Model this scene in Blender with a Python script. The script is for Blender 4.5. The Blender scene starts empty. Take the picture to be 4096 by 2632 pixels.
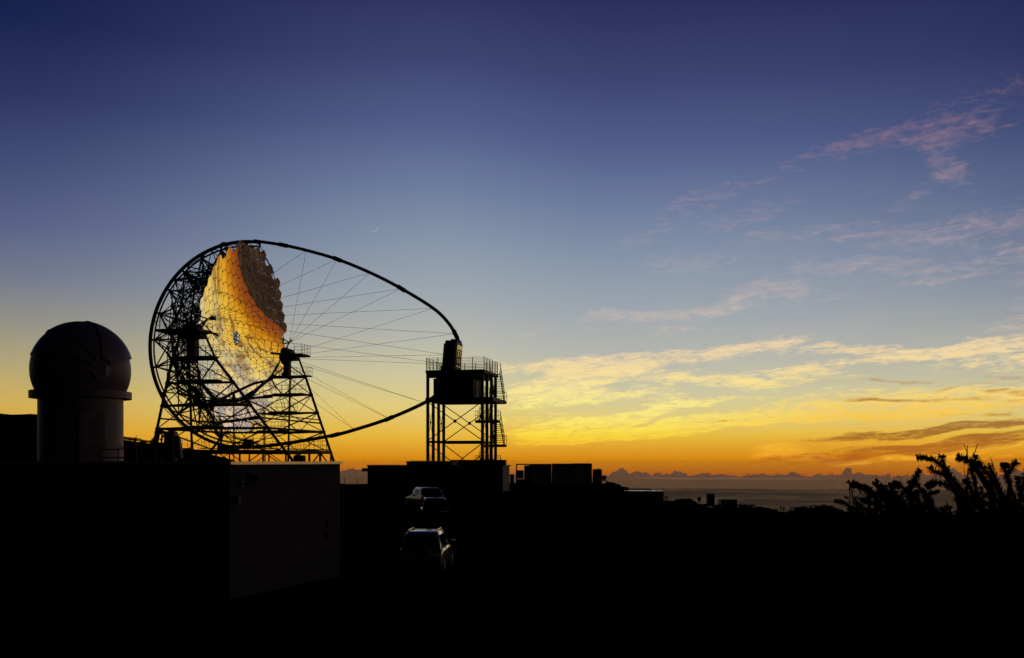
import bpy, bmesh, math, random
from mathutils import Vector, Matrix, Euler, noise
R = math.radians
S = bpy.context.scene
COL = S.collection
random.seed(7)

# ------------------------------------------------------------------ camera
# z = 0 is the photographer's eye level; x to the right, y away, metres
cam_data = bpy.data.cameras.new('camera')
cam = bpy.data.objects.new('camera', cam_data)
COL.objects.link(cam)
cam.rotation_euler = (R(90), 0, 0)
cam_data.lens = 36.0
cam_data.sensor_width = 36.0
cam_data.shift_y = 529 / 4096
cam_data.clip_start = 0.3
cam_data.clip_end = 200000
S.camera = cam
FPX = 4096.0


def P(px, py, D):
    """world point from bearing (photo pixel) and measured distance"""
    return Vector(((px - 2048) / FPX * D, D, (1845 - py) / FPX * D))


# ------------------------------------------------------------------ renderer and exposure
S.cycles.use_adaptive_sampling = True
S.cycles.adaptive_threshold = 0.02
S.cycles.adaptive_min_samples = 12
S.cycles.use_denoising = True
S.cycles.max_bounces = 6
S.cycles.sample_clamp_indirect = 4.0
S.view_settings.view_transform = 'Standard'
S.view_settings.look = 'None'
S.view_settings.exposure = 0.0
S.view_settings.gamma = 1.0
S.view_settings.use_curve_mapping = False

# ------------------------------------------------------------------ world: dusk sky
world = bpy.data.worlds.new('World')
S.world = world
world.use_nodes = True
world.cycles.sampling_method = 'MANUAL'
world.cycles.sample_map_resolution = 512


def lin(c):
    return tuple(((v / 255) / 12.92 if v / 255 <= 0.04045 else ((v / 255 + 0.055) / 1.055) ** 2.4) for v in c)


class NT:
    """small helper around a node tree"""
    def __init__(self, tree):
        self.t = tree
        self.n = tree.nodes
        self.l = tree.links

    def new(self, kind, **kw):
        nd = self.n.new(kind)
        for k, v in kw.items():
            setattr(nd, k, v)
        return nd

    def put(self, sock, v):
        if isinstance(v, bpy.types.NodeSocket):
            self.l.new(v, sock)
        elif v is not None:
            sock.default_value = v

    def m(self, op, a, b=None, c=None, clamp=False):
        nd = self.new('ShaderNodeMath', operation=op)
        nd.use_clamp = clamp
        for i, v in enumerate((a, b, c)):
            self.put(nd.inputs[i], v)
        return nd.outputs[0]

    def mr(self, v, a, b, c=0.0, d=1.0, smooth=True):
        nd = self.new('ShaderNodeMapRange')
        nd.interpolation_type = 'SMOOTHSTEP' if smooth else 'LINEAR'
        for i, x in enumerate((v, a, b, c, d)):
            self.put(nd.inputs[i], x)
        return nd.outputs[0]

    def vec(self, x, y, z=0.0):
        nd = self.new('ShaderNodeCombineXYZ')
        for i, v in enumerate((x, y, z)):
            self.put(nd.inputs[i], v)
        return nd.outputs[0]

    def mix(self, f, a, b, mode='MIX'):
        nd = self.new('ShaderNodeMix', data_type='RGBA', blend_type=mode)
        self.put(nd.inputs[0], f)
        for s, v in ((nd.inputs[6], a), (nd.inputs[7], b)):
            if isinstance(v, tuple):
                s.default_value = (*v[:3], 1)
            else:
                self.l.new(v, s)
        return nd.outputs[2]

    def noise(self, vec, scale=1.0, detail=3.0, rough=0.5, dist=0.0, dims='3D'):
        nd = self.new('ShaderNodeTexNoise', noise_dimensions=dims)
        if dims == '1D':
            self.put(nd.inputs['W'], vec)
        else:
            self.put(nd.inputs['Vector'], vec)
        nd.inputs['Scale'].default_value = scale
        nd.inputs['Detail'].default_value = detail
        nd.inputs['Roughness'].default_value = rough
        nd.inputs['Distortion'].default_value = dist
        return nd.outputs['Fac']

    def ramp(self, fac, stops):
        nd = self.new('ShaderNodeValToRGB')
        cr = nd.color_ramp
        while len(cr.elements) < len(stops):
            cr.elements.new(0.5)
        for e, (p, c) in zip(cr.elements, stops):
            e.position = p
            e.color = (*c, 1)
        self.put(nd.inputs[0], fac)
        return nd.outputs[0]


EL0, EL1 = -4.0, 92.0


def elev_ramp(pts, n=31):
    """(elevation deg, sRGB) list -> smooth 31-stop ramp, stops denser near the horizon"""
    pts = sorted(pts)
    out = []
    for i in range(n):
        t = i / (n - 1)
        el = EL0 + (EL1 - EL0) * t ** 2.6 if i else EL0
        j = 0
        while j < len(pts) - 2 and pts[j + 1][0] < el:
            j += 1
        (e0, c0), (e1, c1) = pts[j], pts[j + 1]
        u = min(1, max(0, (el - e0) / (e1 - e0)))
        cm = pts[max(0, j - 1)]
        cp = pts[min(len(pts) - 1, j + 2)]
        col = []
        for k in range(3):
            d = c1[k] - c0[k]
            s0 = (c1[k] - cm[1][k]) / max(1e-6, e1 - cm[0]) * (e1 - e0)
            s1 = (cp[1][k] - c0[k]) / max(1e-6, cp[0] - e0) * (e1 - e0)
            if d == 0 or s0 * d < 0: s0 = 0
            if d == 0 or s1 * d < 0: s1 = 0
            s0 = math.copysign(min(abs(s0), 3 * abs(d)), s0)
            s1 = math.copysign(min(abs(s1), 3 * abs(d)), s1)
            v = (2*u**3 - 3*u**2 + 1)*c0[k] + (u**3 - 2*u**2 + u)*s0 + (-2*u**3 + 3*u**2)*c1[k] + (u**3 - u**2)*s1
            col.append(max(0, v))
        out.append(((el - EL0) / (EL1 - EL0), lin(col)))
    return out


SKY_MID = [(-4, (120, 60, 25)), (-1.6, (140, 66, 25)), (-0.6, (188, 92, 26)), (-0.1, (206, 122, 18)), (0.3, (220, 146, 18)),
           (0.9, (231, 170, 36)), (2.0, (232, 194, 84)), (3.4, (222, 205, 136)), (5.5, (198, 194, 166)),
           (7.6, (174, 177, 174)), (10.3, (150, 161, 174)), (13, (127, 143, 166)), (15.6, (103, 119, 154)),
           (18.2, (81, 94, 138)), (20.7, (66, 75, 120)), (24.2, (47, 51, 94)), (40, (14, 15, 44)), (92, (4, 5, 14))]
SKY_EDGE = [(-4, (120, 55, 25)), (-1.6, (140, 62, 25)), (-0.6, (182, 80, 24)), (0.0, (204, 112, 18)), (0.9, (224, 150, 30)), (1.9, (218, 166, 58)),
            (3.1, (206, 174, 90)), (4.4, (186, 168, 114)), (6, (160, 152, 126)), (7.7, (136, 137, 138)), (9.4, (112, 119, 140)),
            (11.9, (86, 96, 134)), (15.5, (60, 71, 112)), (19, (36, 45, 89)), (22.3, (20, 32, 75)), (40, (6, 9, 32)),
            (92, (4, 5, 14))]
SKY_EAST = [(-4, (8, 7, 10)), (0, (11, 10, 15)), (8, (11, 11, 19)), (20, (8, 8, 17)), (50, (5, 6, 14)), (92, (4, 5, 14))]

w = NT(world.node_tree)
bg = w.n['Background']
tc = w.new('ShaderNodeTexCoord').outputs['Generated']
sep = w.new('ShaderNodeSeparateXYZ')
w.l.new(tc, sep.inputs[0])
vx, vy, vz = sep.outputs
az = w.m('MULTIPLY', w.m('ARCTAN2', vx, vy), 180 / math.pi)        # bearing, degrees from straight ahead
el = w.m('MULTIPLY', w.m('ARCSINE', vz), 180 / math.pi)            # elevation, degrees
# towards the right the yellow glow hugs the horizon more closely
fel = w.mr(w.m('ADD', el, w.m('MULTIPLY', w.m('ADD', w.mr(az, -5, 7, 0.0, 1.25), w.mr(az, 22, 36, 0.0, 0.8)), w.mr(el, 0.6, 4.5))), EL0, EL1, smooth=False)
fel0 = w.mr(el, EL0, EL1, smooth=False)
c_mid = w.ramp(fel, elev_ramp(SKY_MID))
c_edge = w.ramp(fel, elev_ramp(SKY_EDGE))
c_east = w.ramp(fel, elev_ramp(SKY_EAST))
daz = w.m('SUBTRACT', az, 1.5)
daz = w.m('MAXIMUM', w.m('MULTIPLY', daz, 0.70), w.m('MULTIPLY', daz, -1.0))      # the glow leans to the right
t_edge = w.m('MULTIPLY', w.mr(daz, 4, 30), w.m('MAXIMUM', w.mr(az, 2, -6), w.mr(el, 2, 13, 0.25, 1.0)))
sky = w.mix(t_edge, c_mid, c_edge)
sky = w.mix(w.mr(daz, 40, 85), sky, c_east)


def bear(px, py):
    return math.degrees(math.atan((px - 2048) / FPX)), math.degrees(math.atan((1845 - py) / math.hypot(FPX, px - 2048)))


# slowly bending sky coordinates so that the streaks are not ruler straight
ae = w.vec(az, el)
wob = w.noise(w.vec(w.m('MULTIPLY', az, 0.16), w.m('MULTIPLY', el, 0.35)), 1.0, 2.0)
el_w = w.m('ADD', el, w.m('MULTIPLY', w.m('SUBTRACT', wob, 0.5), 1.6))


def vm(op, a, b=None, c=None):
    nd = w.new('ShaderNodeVectorMath', operation=op)
    for i, v in enumerate((a, b, c)):
        if v is not None:
            w.put(nd.inputs[i], v)
    return nd.outputs['Value' if op in ('DOT_PRODUCT', 'LENGTH') else 'Vector']


AZ3 = w.vec(az, az, az)


def streaks(items, tot):
    """sum of soft elongated patches, three per vector:
    (px, py, half length px, half thickness px, tilt deg up to the right, weight)"""
    items = list(items)
    while len(items) % 3:
        items.append((0, 0, 100, 100, 0, 0))
    for i in range(0, len(items), 3):
        A, B, Cc, D_, E_, W_ = [], [], [], [], [], []
        for (px, py, L, T, tilt, wt) in items[i:i + 3]:
            a, e = bear(px, py)
            L, T, k = L / 71.5, T / 71.5, math.tan(R(tilt))
            A.append(1 / L); B.append(-a / L)
            Cc.append(-k / T); D_.append((k * a - e) / T); E_.append(1 / T)
            W_.append(wt)
        # a vanishing share of the running sum keeps the evaluation in sequence
        q = w.m('MULTIPLY_ADD', tot, 1e-9, el_w)
        s_ = vm('MULTIPLY_ADD', AZ3, tuple(A), tuple(B))
        t_ = vm('MULTIPLY_ADD', w.vec(q, q, q), tuple(E_), vm('MULTIPLY_ADD', AZ3, tuple(Cc), tuple(D_)))
        d = vm('MULTIPLY_ADD', t_, t_, vm('MULTIPLY', s_, s_))
        v = vm('MAXIMUM', vm('MULTIPLY_ADD', d, tuple(-x / 1.7 for x in W_), tuple(W_)), (0, 0, 0))
        tot = w.m('ADD', tot, vm('DOT_PRODUCT', v, (1, 1, 1)))
    return tot


# photo-space clusters of cirrus: (x, y, half length, half thickness, tilt, weight)
HIGH = [(3600, 556, 280, 46, 6, .58), (3300, 610, 330, 30, 14, .36), (3790, 660, 90, 60, -35, .75), (3720, 730, 130, 26, 25, .5), (3850, 520, 160, 40, 6, .4),
        (3900, 420, 300, 60, 10, .22), (2800, 810, 170, 45, 16, .5), (3000, 850, 190, 40, 12, .5), (2560, 945, 130, 30, 14, .45),
        (2760, 1045, 180, 40, 0, .55), (3300, 925, 330, 38, 2, .58), (3820, 915, 330, 48, 3, .85), (3450, 1065, 120, 30, 6, .4),
        (3280, 1085, 170, 34, 8, .68), (3620, 1060, 180, 34, 2, .6), (3930, 1060, 260, 36, 8, .6), (3050, 1165, 170, 26, 2, .72), (3220, 1195, 130, 22, 4, .7),
        (2950, 1215, 260, 30, 12, .66), (2660, 1250, 320, 24, 4, .7), (2480, 1260, 200, 20, 2, .5), (2700, 1315, 90, 16, 2, .5), (2140, 1327, 90, 12, 8, .45),
        (4040, 1315, 100, 20, 4, .65), (3980, 990, 150, 26, -8, .45)]
LOW = [(2050, 1462, 130, 24, 0, .7), (2560, 1440, 420, 36, 4, .95), (2250, 1530, 300, 44, 8, 1.0), (2480, 1500, 260, 50, -6, .9),
       (2180, 1600, 220, 30, 8, .8), (2500, 1590, 240, 26, 2, .85), (3060, 1385, 200, 16, 6, .7), (3420, 1400, 330, 24, -3, .8),
       (3820, 1400, 400, 24, 5, 1.0), (4060, 1430, 260, 40, 4, .7), (2900, 1515, 210, 30, -4, .85), (3180, 1500, 240, 30, -4, .7),
       (3250, 1470, 180, 20, 0, .5), (2300, 1700, 330, 26, 8, .95), (2560, 1660, 300, 26, 10, .9), (2200, 1745, 150, 20, 3, .75),
       (2300, 1770, 200, 22, 4, 1.1), (2560, 1730, 480, 30, 5, 1.15), (2900, 1690, 460, 28, 4, 1.05), (3300, 1640, 500, 40, 5, 1.0),
       (3600, 1620, 420, 34, 4, .9), (3900, 1610, 400, 34, 3, 1.0), (2150, 1680, 200, 30, 3, .7), (3100, 1675, 220, 18, 3, .85),
       (3650, 1660, 300, 18, 0, .7), (3120, 1815, 130, 34, -4, .95), (3260, 1840, 200, 16, -4, .8), (3480, 1800, 240, 16, 6, .75), (3830, 1800, 380, 20, 6, .7),
       (3900, 1830, 380, 16, 3, .6), (2900, 1605, 300, 20, 2, .6), (3640, 1560, 420, 16, 2, .6)]
DARK = [(3590, 1523, 140, 8, -2, .75), (3880, 1548, 120, 9, 2, .6), (4040, 1505, 150, 12, -2, .5), (3480, 1597, 130, 8, 2, .8), (3660, 1590, 120, 8, 2, .6),
        (3480, 1745, 220, 20, 4, 1.05), (3610, 1735, 110, 12, 2, .6), (3850, 1705, 180, 16, 3, .75), (3980, 1690, 240, 16, 5, 1.0), (3720, 1720, 140, 10, 3, .5),
        (3640, 1800, 420, 20, 8, 1.0), (3920, 1765, 380, 26, 7, 1.25), (3330, 1815, 260, 12, 7, .7), (4050, 1575, 160, 10, -3, .6), (3920, 1600, 180, 10, -3, .5),
        (3960, 1650, 160, 8, 1, .5), (3160, 1845, 130, 10, 4, .45), (2920, 1690, 180, 7, 6, .3), (4060, 1835, 200, 12, 6, .6)]

hi = streaks(HIGH, 0.0)
lo = w.m('SUBTRACT', streaks(LOW, hi), hi)
dk = w.m('SUBTRACT', streaks(DARK, lo), lo)
# stretched noises: fine fibres and softer puffs
fib = w.noise(w.vec(w.m('MULTIPLY', az, 0.55), w.m('MULTIPLY', w.m('SUBTRACT', el, w.m('MULTIPLY', az, 0.07)), 3.2), 2.0), 1.0, 6.0, 0.62, 0.9)
puf = w.noise(w.vec(w.m('MULTIPLY', az, 1.5), w.m('MULTIPLY', el, 2.9), 7.0), 1.0, 5.0, 0.6, 0.5)
fil = w.noise(w.vec(w.m('MULTIPLY', w.m('ADD', az, w.m('MULTIPLY', el, 1.1)), 1.6), w.m('MULTIPLY', w.m('SUBTRACT', el, w.m('MULTIPLY', az, 0.10)), 8.5), 4.0), 1.0, 4.0, 0.65, 0.6)
tex = w.m('ADD', w.m('ADD', w.m('MULTIPLY', fib, 0.50), w.m('MULTIPLY', puf, 0.22)), w.m('MULTIPLY', fil, 0.28))
# clouds elsewhere in the sky (outside the frame too): broken cirrus towards the sunset on the right
field = w.m('MULTIPLY', w.mr(az, -2, 14), w.mr(az, 150, 75))
band = w.m('MULTIPLY', w.mr(el, -0.2, 1.2), w.mr(el, 24, 12))
bnd = w.noise(w.vec(w.m('MULTIPLY', az, 0.13), w.m('MULTIPLY', w.m('SUBTRACT', el, w.m('MULTIPLY', az, 0.035)), 1.35), 9.0), 1.0, 3.0, 0.55, 0.7)
outside = w.m('ADD', 0.04, w.m('MULTIPLY', w.mr(az, 25, 33), 0.95))
fmask = w.m('MULTIPLY', w.m('MULTIPLY', field, band), outside)
free = w.m('MULTIPLY', w.m('MULTIPLY', fmask, w.mr(el, 17, 8)), w.mr(w.m('ADD', w.m('MULTIPLY', bnd, .5), w.m('MULTIPLY', tex, .5)), 0.44, 0.54))
free_d = w.m('MULTIPLY', w.m('MULTIPLY', w.m('MULTIPLY', fmask, w.mr(el, 17, 10)), w.mr(el, 3.2, 5.0, 0.9, 0.5)), w.mr(w.m('ADD', w.m('MULTIPLY', fib, .55), w.m('MULTIPLY', w.m('SUBTRACT', 1.0, bnd), .45)), 0.50, 0.57))

tex_hi = w.m('ADD', w.m('MULTIPLY', fib, 0.55), w.m('MULTIPLY', puf, 0.45))


def cover(mask, th0, th1, soft, tex=tex):
    """cloud where the texture rises over a threshold that falls as the coverage grows"""
    th = w.mr(mask, 0.0, 1.0, th0, th1, False)
    d = w.m('SUBTRACT', tex, th)
    return w.m('MULTIPLY', w.mr(d, -soft * 0.5, soft), w.mr(mask, 0.0, 0.16))


hi_a = w.m('MULTIPLY', cover(w.m('MULTIPLY', hi, 0.88), 0.63, 0.42, 0.28, tex_hi), 0.52)
lo_a = w.m('MULTIPLY', cover(lo, 0.62, 0.40, 0.16), 0.90)
dk_a = w.m('MULTIPLY', cover(dk, 0.63, 0.37, 0.19), 0.86)
c_light = w.ramp(fel0, elev_ramp([(-4, (230, 90, 20)), (-.2, (240, 120, 25)), (0.6, (250, 168, 24)), (1.4, (255, 220, 58)), (2.4, (255, 245, 138)), (3.6, (254, 234, 142)), (5.0, (252, 222, 156)),
                                 (6.6, (240, 210, 172)), (9, (212, 186, 178)), (12, (194, 166, 168)), (16, (188, 142, 148)), (20, (156, 108, 126)),
                                 (30, (60, 46, 84)), (92, (20, 18, 40))]))
c_dark = w.ramp(fel0, elev_ramp([(-4, (120, 50, 20)), (0.3, (176, 88, 26)), (1.3, (150, 88, 36)), (2.4, (150, 98, 50)), (3.6, (176, 122, 64)), (6, (204, 150, 100)), (10, (196, 146, 120)), (16, (120, 96, 120)), (30, (40, 40, 70)), (92, (10, 12, 30))]))
c_light = w.mix(w.m('MULTIPLY', w.m('MULTIPLY', w.mr(az, 7, 20), w.mr(el, 5.2, 2.2)), 0.75), c_light, lin((247, 186, 58)))
sky = w.mix(free, sky, c_light)
sky = w.mix(hi_a, sky, c_light)
sky = w.mix(lo_a, sky, c_light)
sky = w.mix(dk_a, sky, c_dark)
sky = w.mix(free_d, sky, c_dark)

# far cumulus bank along the sea horizon: a low deck with rounded heads
bn = w.noise(w.m('ADD', az, 200), 0.35, 2.0, 0.5, 0, '1D')
bn2 = w.noise(w.m('ADD', az, 90), 1.1, 2.0, 0.5, 0, '1D')
top = w.m('ADD', -0.70, w.m('ADD', w.m('MULTIPLY', w.m('SUBTRACT', bn, 0.5), 0.36), w.m('MULTIPLY', w.m('SUBTRACT', bn2, 0.5), 0.30)))
for px, h, wd in ((2085, .30, .45), (2165, .24, .5), (2480, .30, .55), (2715, .28, .55), (2790, .10, .5), (3170, .14, .5), (3388, .38, .30), (3410, .12, .8), (3795, .40, .8), (4060, .26, .7), (1395, .35, 1.6)):
    a = bear(px, 1845)[0]
    dq = w.m('MULTIPLY', w.m('SUBTRACT', az, a), 1 / (wd * 0.8))
    top = w.m('MULTIPLY_ADD', w.m('SQRT', w.m('MAXIMUM', w.m('MULTIPLY_ADD', w.m('MULTIPLY', dq, dq), -1.0, 1.0), 0.0)), h * 0.8, top)


def puffs(sx, sy, seed):
    vo = w.new('ShaderNodeTexVoronoi', voronoi_dimensions='3D', feature='F1')
    w.l.new(w.vec(w.m('MULTIPLY', az, sx), w.m('MULTIPLY', el, sy), seed), vo.inputs['Vector'])
    vo.inputs['Scale'].default_value = 1.0
    return vo.outputs['Distance']


p1, p2 = puffs(2.6, 3.6, 0.5), puffs(7.0, 9.0, 2.5)
edge = w.m('SUBTRACT', w.m('ADD', w.m('SUBTRACT', top, el), 0.17), w.m('ADD', w.m('MULTIPLY', p1, 0.26), w.m('MULTIPLY', p2, 0.11)))
edge = w.m('SUBTRACT', edge, w.m('MULTIPLY', w.mr(az, 28, 34, 0.0, 1.15), w.mr(az, 66, 50)))      # the bank thins out farther right
bank = w.mr(edge, -0.012, 0.03)
depth = w.mr(w.m('SUBTRACT', top, el), -0.1, 0.55)
bank_c = w.mix(depth, w.mix(w.mr(p1, 0.2, 0.8), lin((96, 72, 64)), lin((84, 62, 60))), lin((90, 68, 50)))
bank_c = w.mix(w.mr(daz, 40, 110), bank_c, lin((18, 17, 22)))
# thin pale layer under the bank
lay = w.m('MULTIPLY', w.mr(w.m('ABSOLUTE', w.m('ADD', el, w.m('ADD', 0.99, w.m('MULTIPLY', bn, -0.1)))), 0.0, 0.075, 1, 0), w.m('MULTIPLY', w.mr(az, 5.5, 8.5), w.mr(az, 21, 13)))
bank_c = w.mix(w.m('MULTIPLY', lay, 0.55), bank_c, lin((138, 100, 68)))
sky = w.mix(bank, sky, bank_c)
w.l.new(sky, bg.inputs['Color'])
bg.inputs['Strength'].default_value = 1.0

# the sun has set: it stands three degrees under the horizon, behind the sea
sun_d = bpy.data.lights.new('sun', 'SUN')
sun_d.energy = 0.5
sun_d.angle = R(0.5)
sun_d.color = (1.0, 0.72, 0.45)
sun = bpy.data.objects.new('sun', sun_d)
COL.objects.link(sun)
sun.rotation_euler = Vector((-math.sin(R(8)), -math.cos(R(8)), math.tan(R(3)))).to_track_quat('-Z', 'Y').to_euler()

# ------------------------------------------------------------------ materials
def material(name, col, rough=0.6, metal=0.0, var=0.25, scale=6.0, bump=0.0, spec=0.5, coat=0.0):
    """principled surface whose colour wanders a little with an object-space noise"""
    mt = bpy.data.materials.new(name)
    mt.use_nodes = True
    t = NT(mt.node_tree)
    b = t.n['Principled BSDF']
    co = t.new('ShaderNodeTexCoord').outputs['Object']
    nf = t.noise(co, scale, 4.0, 0.6)
    dark = tuple(c * (1 - var) for c in col)
    lite = tuple(min(1, c * (1 + var)) for c in col)
    t.l.new(t.mix(t.mr(nf, 0.3, 0.7), dark, lite), b.inputs['Base Color'])
    b.inputs['Roughness'].default_value = rough
    b.inputs['Metallic'].default_value = metal
    b.inputs['Specular IOR Level'].default_value = spec
    b.inputs['Coat Weight'].default_value = coat
    b.inputs['Coat Roughness'].default_value = 0.04
    if bump:
        bp = t.new('ShaderNodeBump')
        bp.inputs['Strength'].default_value = bump
        bp.inputs['Distance'].default_value = 0.02
        t.l.new(t.noise(co, scale * 6, 3.0), bp.inputs['Height'])
        t.l.new(bp.outputs[0], b.inputs['Normal'])
    return mt


M = dict(
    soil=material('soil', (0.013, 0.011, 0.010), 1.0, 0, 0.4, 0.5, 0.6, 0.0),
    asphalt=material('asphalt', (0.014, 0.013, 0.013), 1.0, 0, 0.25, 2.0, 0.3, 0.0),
    steel=material('steel', (0.045, 0.043, 0.045), 0.6, 0, 0.3, 3.0, 0, 0.3),
    tube=material('carbon_tube', (0.030, 0.029, 0.031), 0.55, 0, 0.3, 3.0, 0, 0.3),
    galv=material('galvanised', (0.16, 0.16, 0.17), 0.55, 0.5, 0.3, 3.0),
    cable=material('cable', (0.05, 0.048, 0.046), 0.6, 0.2),
    mirror=material('mirror_glass', (0.86, 0.86, 0.85), 0.02, 1.0, 0.02, 0.7),
    mirror_back=material('mirror_back', (0.06, 0.06, 0.06), 0.8),
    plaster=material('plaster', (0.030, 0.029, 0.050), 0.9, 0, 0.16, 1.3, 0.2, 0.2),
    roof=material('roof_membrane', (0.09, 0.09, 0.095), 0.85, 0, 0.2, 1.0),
    coping=material('metal_coping', (0.55, 0.56, 0.58), 0.28, 0.9, 0.1, 2.0),
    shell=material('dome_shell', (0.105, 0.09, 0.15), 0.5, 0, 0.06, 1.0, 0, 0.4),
    seam=material('dark_seal', (0.025, 0.024, 0.025), 0.7),
    prefab=material('prefab_panel', (0.12, 0.115, 0.11), 0.7, 0, 0.15, 1.0),
    cont=material('container_paint', (0.32, 0.30, 0.27), 0.6, 0, 0.25, 1.2),
    cont_blue=material('container_dark', (0.09, 0.10, 0.12), 0.6, 0, 0.25, 1.2),
    glass=material('window_glass', (0.01, 0.01, 0.012), 0.03, 0, 0.1, 2, 0, 0.5),
    silver=material('silver_paint', (0.30, 0.30, 0.31), 0.22, 0.6, 0.05, 3, 0, 0.5, 1.0),
    black_paint=material('dark_paint', (0.02, 0.02, 0.022), 0.25, 0.2, 0.05, 3, 0, 0.5, 1.0),
    grey_paint=material('grey_paint', (0.035, 0.037, 0.04), 0.25, 0.6, 0.05, 3, 0, 0.5, 1.0),
    rubber=material('rubber', (0.012, 0.012, 0.012), 0.9),
    lamp_red=material('tail_lamp_red', (0.22, 0.01, 0.01), 0.15, 0, 0.1, 5, 0, 0.5),
    plastic=material('dark_plastic', (0.03, 0.03, 0.03), 0.6),
    leaf=material('leaf', (0.030, 0.038, 0.018), 0.8, 0, 0.4, 4.0, 0, 0.2),
    bark=material('bark', (0.030, 0.020, 0.014), 0.9, 0, 0.3, 8.0),
    dry=material('dry_stalk', (0.12, 0.045, 0.03), 0.8, 0, 0.3, 8.0),
    skin=material('skin', (0.35, 0.22, 0.16), 0.6, 0, 0.1),
    cloth_a=material('cloth_dark', (0.03, 0.03, 0.04), 0.9),
    cloth_b=material('cloth_navy', (0.03, 0.035, 0.06), 0.9),
    red=material('red_cloth', (0.35, 0.03, 0.02), 0.8),
    yellow=material('yellow_cloth', (0.45, 0.28, 0.03), 0.8),
    amber=material('tarnished_panel', (0.40, 0.36, 0.30), 0.12, 0.9, 0.35, 4.0),
    door=material('door_paint', (0.15, 0.135, 0.145), 0.5, 0, 0.05),
    kerb=material('kerb_stone', (0.06, 0.055, 0.055), 1.0, 0, 0.5, 3.0, 0.3, 0.0),
    line=material('road_paint', (0.5, 0.5, 0.48), 0.7, 0, 0.4, 3.0),
)


# ------------------------------------------------------------------ building blocks
def tag(o, label=None, cat=None, group=None, kind=None):
    if label: o['label'] = label
    if cat: o['category'] = cat
    if group: o['group'] = group
    if kind: o['kind'] = kind
    return o


def adopt(o, parent):
    """parent without moving: matrix_basis stays the object's place in the world"""
    if parent is not None:
        o.parent = parent
        o.matrix_parent_inverse = parent.matrix_basis.inverted()
    return o


def empty(name, loc, label=None, cat=None, group=None):
    o = bpy.data.objects.new(name, None)
    o.location = loc
    o.empty_display_size = 0.3
    COL.objects.link(o)
    return tag(o, label, cat, group)


def mesh_obj(name, verts, faces, mt, parent=None, smooth=False):
    me = bpy.data.meshes.new(name)
    me.from_pydata([tuple(v) for v in verts], [], faces)
    if smooth:
        me.polygons.foreach_set('use_smooth', [True] * len(me.polygons))
    me.materials.append(mt)
    o = bpy.data.objects.new(name, me)
    COL.objects.link(o)
    return adopt(o, parent)


class MB:
    """collects shapes, builds ONE mesh object"""
    def __init__(self):
        self.v, self.f = [], []

    def add(self, vs, fs):
        k = len(self.v)
        self.v += [Vector(v) for v in vs]
        self.f += [tuple(i + k for i in f) for f in fs]
        return self

    def box(self, c, s, ax=None, ay=None, bev=0.0):
        """centre, full sizes, optional horizontal x axis direction"""
        c = Vector(c)
        X = Vector(ax).normalized() if ax is not None else Vector((1, 0, 0))
        Z = Vector((0, 0, 1))
        Y = Vector(ay).normalized() if ay is not None else Z.cross(X)
        Z = X.cross(Y)
        hx, hy, hz = s[0] / 2, s[1] / 2, s[2] / 2
        if not bev:
            vs = [c + X * (hx * a) + Y * (hy * b) + Z * (hz * d) for d in (-1, 1) for b in (-1, 1) for a in (-1, 1)]
            return self.add(vs, [(0, 2, 3, 1), (4, 5, 7, 6), (0, 1, 5, 4), (2, 6, 7, 3), (0, 4, 6, 2), (1, 3, 7, 5)])
        ring = [(-hx + bev, -hy), (hx - bev, -hy), (hx, -hy + bev), (hx, hy - bev), (hx - bev, hy), (-hx + bev, hy), (-hx, hy - bev), (-hx, -hy + bev)]
        vs = []
        for zz, k in ((-hz, 1 - bev / max(hx, hy)), (-hz + bev, 1), (hz - bev, 1), (hz, 1 - bev / max(hx, hy))):
            vs += [c + X * (a * k) + Y * (b * k) + Z * zz for a, b in ring]
        fs = [tuple(range(7, -1, -1)), tuple(range(24, 32))]
        for l in range(3):
            for i in range(8):
                j = (i + 1) % 8
                fs.append((l * 8 + i, l * 8 + j, l * 8 + 8 + j, l * 8 + 8 + i))
        return self.add(vs, fs)

    def tube(self, pts, r, n=6, caps=True, r1=None):
        pts = [Vector(p) for p in pts]
        k0 = len(self.v)
        up = None
        for i, p in enumerate(pts):
            d = (pts[min(i + 1, len(pts) - 1)] - pts[max(i - 1, 0)]).normalized()
            if up is None:
                up = d.orthogonal().normalized()
            up = (up - d * up.dot(d)).normalized()
            sd = d.cross(up)
            rr = r if r1 is None else r + (r1 - r) * i / (len(pts) - 1)
            for q in range(n):
                a = 2 * math.pi * q / n
                self.v.append(p + (up * math.cos(a) + sd * math.sin(a)) * rr)
        for i in range(len(pts) - 1):
            for q in range(n):
                a, b = k0 + i * n + q, k0 + i * n + (q + 1) % n
                self.f.append((a, b, b + n, a + n))
        if caps:
            self.f.append(tuple(k0 + q for q in range(n - 1, -1, -1)))
            e = k0 + (len(pts) - 1) * n
            self.f.append(tuple(e + q for q in range(n)))
        return self

    def prism(self, poly, h0, h1):
        """vertical prism over an (x, y) polygon, counter-clockwise"""
        n = len(poly)
        vs = [(x, y, h0) for x, y in poly] + [(x, y, h1) for x, y in poly]
        fs = [tuple(range(n - 1, -1, -1)), tuple(range(n, 2 * n))]
        fs += [(i, (i + 1) % n, n + (i + 1) % n, n + i) for i in range(n)]
        return self.add(vs, fs)

    def build(self, name, mt, parent=None, smooth=False):
        return mesh_obj(name, self.v, self.f, mt, parent, smooth)


_unit = {}


def unit_cyl(mt, n=7):
    if mt.name not in _unit:
        b = MB().tube([(0, 0, 0), (0, 0, 1)], 1.0, n)
        me = bpy.data.meshes.new('strut')
        me.from_pydata([tuple(v) for v in b.v], [], b.f)
        me.polygons.foreach_set('use_smooth', [len(p.vertices) == 4 for p in me.polygons])
        me.materials.append(mt)
        _unit[mt.name] = me
    return _unit[mt.name]


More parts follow.
